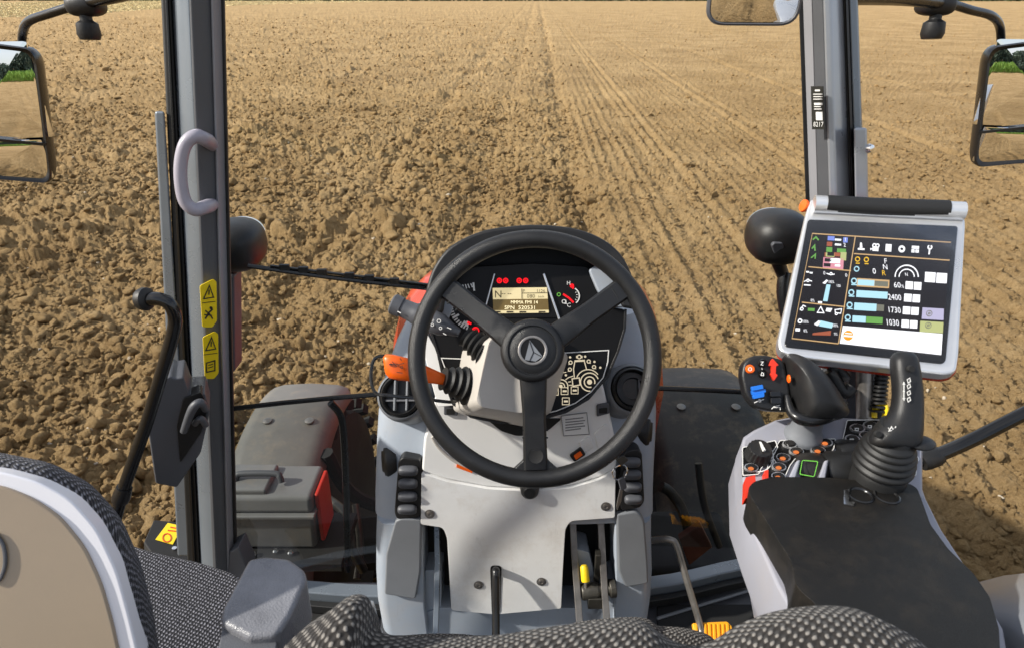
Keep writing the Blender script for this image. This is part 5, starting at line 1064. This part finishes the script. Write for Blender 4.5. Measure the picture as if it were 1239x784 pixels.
g = G(); g.plate(AP, [(1021, 592), (1028, 591), (1027, 606), (1034, 607), (1033, 611), (1021, 609)], .002, .0025); g.build('metal_clip', 'chrome', pd)
# key field plates
kpl = CP.up(.003)
def plate(pts, border): 
    g = G(); g.plate(kpl, rp([Cz(*p) for p in pts], 2), .006); p_ = g.build('key_field', 'panelblk', rc, bevel=.001)
    g = G(); g.line(kpl, rp([Cz(*p) for p in pts], 2), .9, .0012, True); g.build('field_border', 'print', p_)
    return p_
fA = plate([(72, 474), (228, 440), (240, 470), (214, 520), (160, 572), (150, 600), (74, 606)], 1)
fB = plate([(196, 520), (236, 462), (250, 440), (514, 432), (504, 480), (486, 506), (330, 516), (296, 560), (262, 640), (196, 640), (190, 580)], 1)
fC = plate([(568, 344), (700, 342), (900, 346), (896, 606), (850, 606), (720, 470), (560, 500), (524, 545)], 1)
def btn(p_, x, y, r=6.2, lit=None, ring=True, sym=None):
    px, py = Cz(x, y); c = kpl.pt(px, py); k = (c-CAM).length/F; q = r*k
    g = G(); g.lathe([(0, .006), (q*.66, .006), (q*.74, .0045), (q*.76, 0), (0, 0)], c, kpl.n, 20, 1.25, .85); b_ = g.build('button', 'black', p_, sharp=50)
    g = G(); g.lathe([(q*.88, .0), (q*.88, .0035), (q*1.0, .0035), (q*1.02, .0)], c, kpl.n, 22, 1.25, .85); g.build('button_ring', 'midgrey' if not ring else 'alu', b_, sharp=50)
    pl = kpl.up(.0062); g = G()
    if lit: g.lathe([(0, .0014), (q*.34, .0012), (q*.42, .0), (0, 0)], pl.pt(px, py), pl.n, 14, 1.25, .85); g.build('lit_symbol', lit, b_)
    else:
        if sym: g.text(sym, pl, px-2, py+1.8, 3.4, .0012)
        else: g.line(pl, [(px-2, py-1.2), (px+2, py-1.2), (px+2, py+1.3), (px-2, py+1.3)], .7, .0012, True)
        g.build('button_symbol', 'print', b_)
for x, y in ((463, 455), (428, 492), (326, 496), (263, 526), (243, 570), (240, 616)): btn(fB, x, y, lit='e_btn')
for x, y, s_ in ((294, 462, 'I'), (378, 458, 'II')): btn(fB, x, y, sym=s_)
btn(fA, 112, 574, lit='e_btn')
for x, y in ((614, 387), (590, 438), (658, 422), (676, 374)): btn(fC, x, y)
for x, y in ((842, 470), (868, 530)): btn(fC, x, y)
g = G(); g.line(kpl, [Cz(205, 535), Cz(222, 530), Cz(232, 545), Cz(216, 556)], .9, .0012, True); g.line(kpl, [Cz(218, 530), Cz(222, 556)], .7, .0012); g.build('field_symbol', 'print', fB)
def knob(x, y, r, h, nm, mt, ribs=18, tilt=None):
    c = kpl.pt(*Cz(x, y)); k = (c-CAM).length/F*r; rings = []; ax_ = tilt or kpl.n; a, b_, n = frame_of(ax_); g = G()
    for q, hh in ((.0, 0), (1.08, 0), (1.06, .12), (1, .2), (.93, .9), (.86, 1.), (0, 1.)):
        rings.append([c+n*hh*h+(a*math.cos(t)+b_*math.sin(t))*k*q*(1+.045*math.cos(ribs*t)*(0 < q < 1.05 and q > .9)) for t in [2*math.pi*j/72 for j in range(72)]])
    g.loft(rings); return g.build(nm, mt, rc, sharp=40)
kb = knob(142, 516, 13.5, .02, 'rotary_knob', 'black')
g = G(); c0 = Cz(148, 514); g.ringf(kpl, c0[0], c0[1]+1, 18, 1.2, .0014, -120, 60, 20); g.build('dial_arc', 'print', rc)
g = G(); g.box(kpl.pt(*Cz(146, 508))+kpl.n*.0205, (.003, .022, .004), (Vector((1, 0, 0)), Vector((0, 1, 0)), kpl.n)); g.build('knob_pointer', 'print', kb)
# orange slide tabs
g = G(); g.plate(kpl.up(.012), rp([(902, 577), (914, 574), (915, 588), (907, 601), (901, 603)], 1.5), .016); g.build('orange_tab', 'red', rc, bevel=.002)
g = G(); g.plate(kpl.up(.012), rp([Cz(176, 582), Cz(196, 578), Cz(194, 644), Cz(178, 646)], 1), .014); g.build('orange_tab', 'red', rc, bevel=.002)
# thumb wheels between grey fins
for x0_, x1_, m_ in ((280, 352, 'lilac'), (424, 484, 'lilac')):
    g = G(); g.prism([kpl.pt(*Cz(x1_, 528), .016), kpl.pt(*Cz(x1_-22, 532), .016), kpl.pt(*Cz(x0_, 640), .012), kpl.pt(*Cz(x0_+40, 640), .012)], -kpl.n*.02); g.build('fin', m_, rc, bevel=.005)
g = G(); g.lathe([(0, -.02), (.024, -.02), (.027, -.012), (.027, .012), (.024, .02), (0, .02)], kpl.pt(*Cz(384, 588), -.015), (1, 0, 0), 28); tw = g.build('thumb_wheel', 'black', rc)
g = G(); g.line(kpl.up(.016), rp([Cz(356, 534), Cz(430, 540), Cz(412, 612), Cz(344, 600)], 2), .8, .001, True); g.build('green_outline', 'greenpr', rc)
g = G(); g.lathe([(0, -.026), (.028, -.026), (.031, -.018), (.031, .018), (.028, .026), (0, .026)], kpl.pt(*Cz(530, 592), -.017), (1, 0, 0), 28); g.build('thumb_wheel', 'rubber', rc)
g = G(); g.lathe([(0, -.02), (.02, -.02), (.023, -.012), (.023, .012), (.02, .02), (0, .02)], kpl.pt(*Cz(572, 508), -.012), (1, .1, 0), 28); g.build('thumb_wheel', 'black', rc)
# ================================================================== DRIVE LEVER (multi function grip)
dl = thing('drive_lever', 'black drive lever with smooth palm grip and side keypad of blue and orange buttons', 'lever', P(975, 528, t=.97))
g = G(); nb = P(972, 526, t=.985); g.lathe([(.026, -.01), (.0275, 0), (.0265, .006), (.022, .012), (.021, .028), (.022, .045), (0, .05)], nb, (0, -.12, 1), 28); g.build('lever_neck', 'midgrey', dl, sharp=60)
# palm grip: closed loft along the grip
go = [tuple(p)[:2] for p in smooth_path([(x, y, 0) for x, y in [(952, 432), (959, 427), (971, 430), (986, 440), (1001, 457), (1013, 475), (1021, 489), (1024, 497), (1020, 504), (1005, 509), (986, 514), (969, 513), (960, 504), (956, 480), (953, 455), (952, 432)]], 4)][:-1]
rings = []
for s_, o in ((.86, -.03), (.97, -.022), (1., -.008), (.985, .004), (.94, .016), (.84, .028), (.68, .038), (.48, .0445), (.25, .048), (.06, .049)):
    rings.append([P(974+(x-974)*s_, 474+(y-474)*s_+(1-s_)*4, t=.965)+BACK*o for x, y in go])
g = G(); g.loft(rings); g.build('palm_grip', 'black', dl, sharp=80, sub=1)
g = G(); g.tube([P(x, y, t=t) for x, y, t in ((952, 478, .955), (957, 497, .945), (968, 506, .935), (985, 508, .935), (1005, 503, .94), (1019, 492, .955), (1024, 488, .965))], [.004, .007, .009, .009, .008, .006, .003], 12); g.build('grip_lip', 'blacksat', dl)
kpn = Plane(P(925, 465, t=.965), BACK+Vector((-.12, 0, .15)))
g = G(); g.plate(kpn, rp([Cz(66, 130), Cz(76, 75), Cz(110, 42), Cz(180, 34), Cz(270, 60), Cz(300, 190), Cz(304, 308), Cz(200, 304), Cz(130, 288), Cz(84, 226)], 7, 4), .028); kf = g.build('side_keypad', 'black', dl, bevel=.005)
k = .965/F
g = G(); g.lathe([(0, .005), (4.2*k, .005), (5.3*k, .003), (5.6*k, 0), (0, 0)], kpn.pt(*Cz(108, 103)), kpn.n, 20); ob = g.build('orange_button', 'orange', kf)
g = G(); g.ringf(kpn.up(.005), *Cz(108, 103), 2, .7, .0008, n=10); g.build('button_symbol', 'print', ob)
g = G()
for x, y in ((165, 76), (166, 126)): g.lathe([(5.4*k, 0), (5.4*k, .004), (4.4*k, .006), (3.6*k, .004), (3.2*k, .0045), (0, .005)], kpn.pt(*Cz(x, y)), kpn.n, 20)
g.build('twin_button', 'blacksat', kf, sharp=60)
g = G(); g.line(kpn.up(.005), [Cz(160, 68), Cz(171, 68), Cz(160, 82), Cz(171, 84)], .7, .0012); g.line(kpn.up(.005), [Cz(160, 132), Cz(164, 118), Cz(172, 122), Cz(172, 134)], .7, .0012, True); g.line(kpn, [Cz(165, 94), Cz(165, 108)], .8, .0012); g.build('button_symbol', 'print', kf)
g = G(); g.plate(kpn, rp([Cz(*p) for p in ((216, 52), (244, 84), (232, 88), (230, 124), (240, 130), (222, 158), (204, 126), (212, 120), (210, 88), (196, 86))], 1), .008, .007); g.build('orange_rocker', 'red', kf, bevel=.002)
g = G(); g.plate(kpn, rp([Cz(*p) for p in ((116, 186), (168, 176), (172, 196), (118, 206))], 1), .008, .012); g.plate(kpn, rp([Cz(*p) for p in ((116, 206), (182, 196), (184, 212), (120, 226))], 1), .008, .009); g.plate(kpn, rp([Cz(*p) for p in ((122, 226), (176, 214), (176, 234), (126, 244))], 1), .008, .011); g.build('blue_rocker', 'blue', kf, bevel=.002)
g = G(); g.plate(kpn, rp([Cz(*p) for p in ((204, 208), (254, 206), (256, 232), (206, 234))], 1), .008, .01); g.plate(kpn, rp([Cz(*p) for p in ((206, 240), (256, 238), (258, 266), (208, 268))], 1), .008, .01); g.build('black_rocker', 'blacksat', kf, bevel=.002)
g = G(); g.line(kpn, [Cz(128, 262), Cz(150, 252), Cz(174, 246)], 1, .0012); g.ringf(kpn, *Cz(154, 252), 1.6, .7, .0012, n=8); g.line(kpn, [Cz(210, 292), Cz(222, 280), Cz(250, 274)], 1, .0012); g.line(kpn, [Cz(222, 284), Cz(250, 284), Cz(252, 296)], .9, .0012); g.build('keypad_symbol', 'print', kf)
g = G(); g.ell(P(954.5, 458, t=.945), (.002, .006, .006)); g.build('orange_trigger', 'orange', dl)
# ================================================================== JOYSTICK
js = thing('loader_joystick', 'black joystick handle standing on ribbed rubber boot beside the display', 'joystick', P(1068, 585, t=.90))
jb = P(1064, 573, t=.905); k = .9/F
g = G(); pr_ = [(0, -.02), (30.5*k, -.02), (31*k, .006), (29.5*k, .010)]
for q_, (r_, h_) in enumerate(((34.5, .017), (34, .028), (32.5, .038), (30, .047), (27, .055))): pr_ += [((r_-1)*k, h_-.0035), (r_*k, h_), ((r_-1)*k, h_+.003), ((r_-5.5)*k, h_+.0055), ((r_-6)*k, h_+.007)]
pr_ += [(22*k, .070), (18*k, .085), (0, .085)]
g.lathe(pr_, jb, (0, -.05, 1), 40); g.build('rubber_boot', 'rubber', js, sharp=70)
k = .9/F
hs_ = [((l+r)/2, y, (r-l)/2, d_, t_) for y, l, r, d_, t_ in ((541, 1056, 1111, 12, .865), (533, 1053, 1112, 17, .865), (523, 1058, 1113, 18, .865), (513, 1069, 1114, 17, .866), (502, 1078, 1114, 15.5, .868), (487, 1082.5, 1115, 14.5, .87), (466, 1082, 1113.5, 14.5, .873), (447, 1079.5, 1111, 14, .876), (435, 1079, 1109, 13.5, .878), (428, 1082, 1106, 11, .88), (424.5, 1088, 1100, 6, .882))]; rings = []
for x, y, w, dd, t in hs_:
    c = P(x, y, t=t); rings.append([c+RIGHT*w*k*math.copysign(abs(math.cos(q))**.8, math.cos(q))+BACK*dd*k*math.copysign(abs(math.sin(q))**.8, math.sin(q)) for q in [2*math.pi*j/28 for j in range(28)]])
g = G(); g.loft(rings); jh = g.build('joystick_handle', 'black', js, sharp=80, sub=1)
g = G(); g.ell(P(1113, 535, t=.865), (.020, .016, .0065)); g.tube([P(1098, 536, t=.865), P(1113, 535, t=.865)], .008, 12); g.build('hand_rest', 'black', jh)
jp = Plane(P(1085, 500, t=.87)+BACK*15.4*k, BACK); g = G()
for (x, y) in ((1103, 446), (1063, 525)): g.lathe([(0, .001), (.004, .001), (.0045, -.004), (0, -.004)], jp.pt(x, y, -.001 if y < 500 else .003), BACK, 16)
g.build('handle_screw', 'blackmat', jh)
g = G(); o = .0015
g.line(jp, [(1094, 464), (1094, 482)], .8, o); g.flat(jp, [(1092.4, 465), (1094, 461.5), (1095.6, 465)], o); g.flat(jp, [(1092.4, 481), (1094, 484.5), (1095.6, 481)], o); g.flat(jp, circ(1094, 473, 1.1, 8), o)
for y in (459, 466, 474, 482): g.line(jp, [(1098, y), (1101, y-2), (1102, y+2), (1099, y+4)], .7, o, True)
g.line(jp, [(1075, 527), (1093, 527)], .9, .003); g.flat(jp, [(1076.5, 525.2), (1072.5, 527), (1076.5, 528.8)], .003); g.flat(jp, [(1091.5, 525.2), (1095.5, 527), (1091.5, 528.8)], .003); g.flat(jp, circ(1084, 527, 1.2, 8), .0034)
for x in (1076, 1081, 1088): g.line(jp, [(x, 521), (x+3, 516), (x+5, 520)], .9, .003, True); g.line(jp, [(x-1, 517), (x+1, 520)], .7, .003)
g.build('handle_symbols', 'print', jh)
# ================================================================== LIGHT AND CAMERA
w = bpy.data.worlds.new('World'); S.world = w; w.use_nodes = True; nt = w.node_tree; bg = nt.nodes['Background']
sky = nt.nodes.new('ShaderNodeTexSky'); sky.sky_type = 'NISHITA'; sky.sun_disc = False
SUN_EL, SUN_AZ = math.radians(34), math.radians(-102)        # azimuth from +Y (ahead) towards +X: sun stands left, a little behind
sky.sun_elevation = SUN_EL; sky.sun_rotation = SUN_AZ; sky.air_density = 1.0; sky.dust_density = 2.5; sky.ozone_density = 1.0
tcw = nt.nodes.new('ShaderNodeTexCoord'); nzw = nt.nodes.new('ShaderNodeTexNoise'); nzw.inputs['Scale'].default_value = 2.2; nzw.inputs['Detail'].default_value = 7
mpw = nt.nodes.new('ShaderNodeMapping'); mpw.inputs['Scale'].default_value = (1, 1, 2.6); nt.links.new(tcw.outputs['Generated'], mpw.inputs[0]); nt.links.new(mpw.outputs[0], nzw.inputs['Vector'])
mrw = nt.nodes.new('ShaderNodeMapRange'); mrw.inputs['From Min'].default_value = .38; mrw.inputs['From Max'].default_value = .6; nt.links.new(nzw.outputs['Fac'], mrw.inputs['Value'])
mxw = nt.nodes.new('ShaderNodeMix'); mxw.data_type = 'RGBA'; mxw.inputs['B'].default_value = (4.6, 4.7, 4.9, 1); nt.links.new(mrw.outputs[0], mxw.inputs['Factor']); nt.links.new(sky.outputs[0], mxw.inputs['A'])
nt.links.new(mxw.outputs['Result'], bg.inputs['Color']); bg.inputs['Strength'].default_value = .145
sd = Vector((math.sin(SUN_AZ)*math.cos(SUN_EL), math.cos(SUN_AZ)*math.cos(SUN_EL), math.sin(SUN_EL)))
sl = bpy.data.lights.new('sun', 'SUN'); sl.energy = 4.3; sl.angle = math.radians(1.5); sl.color = (1, .95, .86)
so_ = bpy.data.objects.new('sun', sl); COL.objects.link(so_); so_.rotation_euler = sd.to_track_quat('Z', 'Y').to_euler(); so_.location = (-8, 4, 10)
cd = bpy.data.cameras.new('camera'); co_ = bpy.data.objects.new('camera', cd); COL.objects.link(co_); S.camera = co_
cd.sensor_width = 36; cd.sensor_fit = 'HORIZONTAL'; cd.lens = 36*F/1239; cd.clip_start = .05; cd.clip_end = 6000
co_.matrix_world = Matrix(((RIGHT.x, UP.x, BACK.x, CAM.x), (RIGHT.y, UP.y, BACK.y, CAM.y), (RIGHT.z, UP.z, BACK.z, CAM.z), (0, 0, 0, 1)))
cd.dof.use_dof = True; cd.dof.focus_distance = 2.0; cd.dof.aperture_fstop = 13.0
vs_ = S.view_settings; S.display_settings.display_device = 'sRGB'; vs_.view_transform = 'Standard'; vs_.look = 'None'; vs_.gamma = 1; vs_.exposure = EXPO; vs_.use_curve_mapping = False
S.cycles.max_bounces = 8; S.cycles.transparent_max_bounces = 12; S.cycles.sample_clamp_indirect = 6; S.cycles.caustics_reflective = False; S.cycles.caustics_refractive = False
S.cycles.use_denoising = True
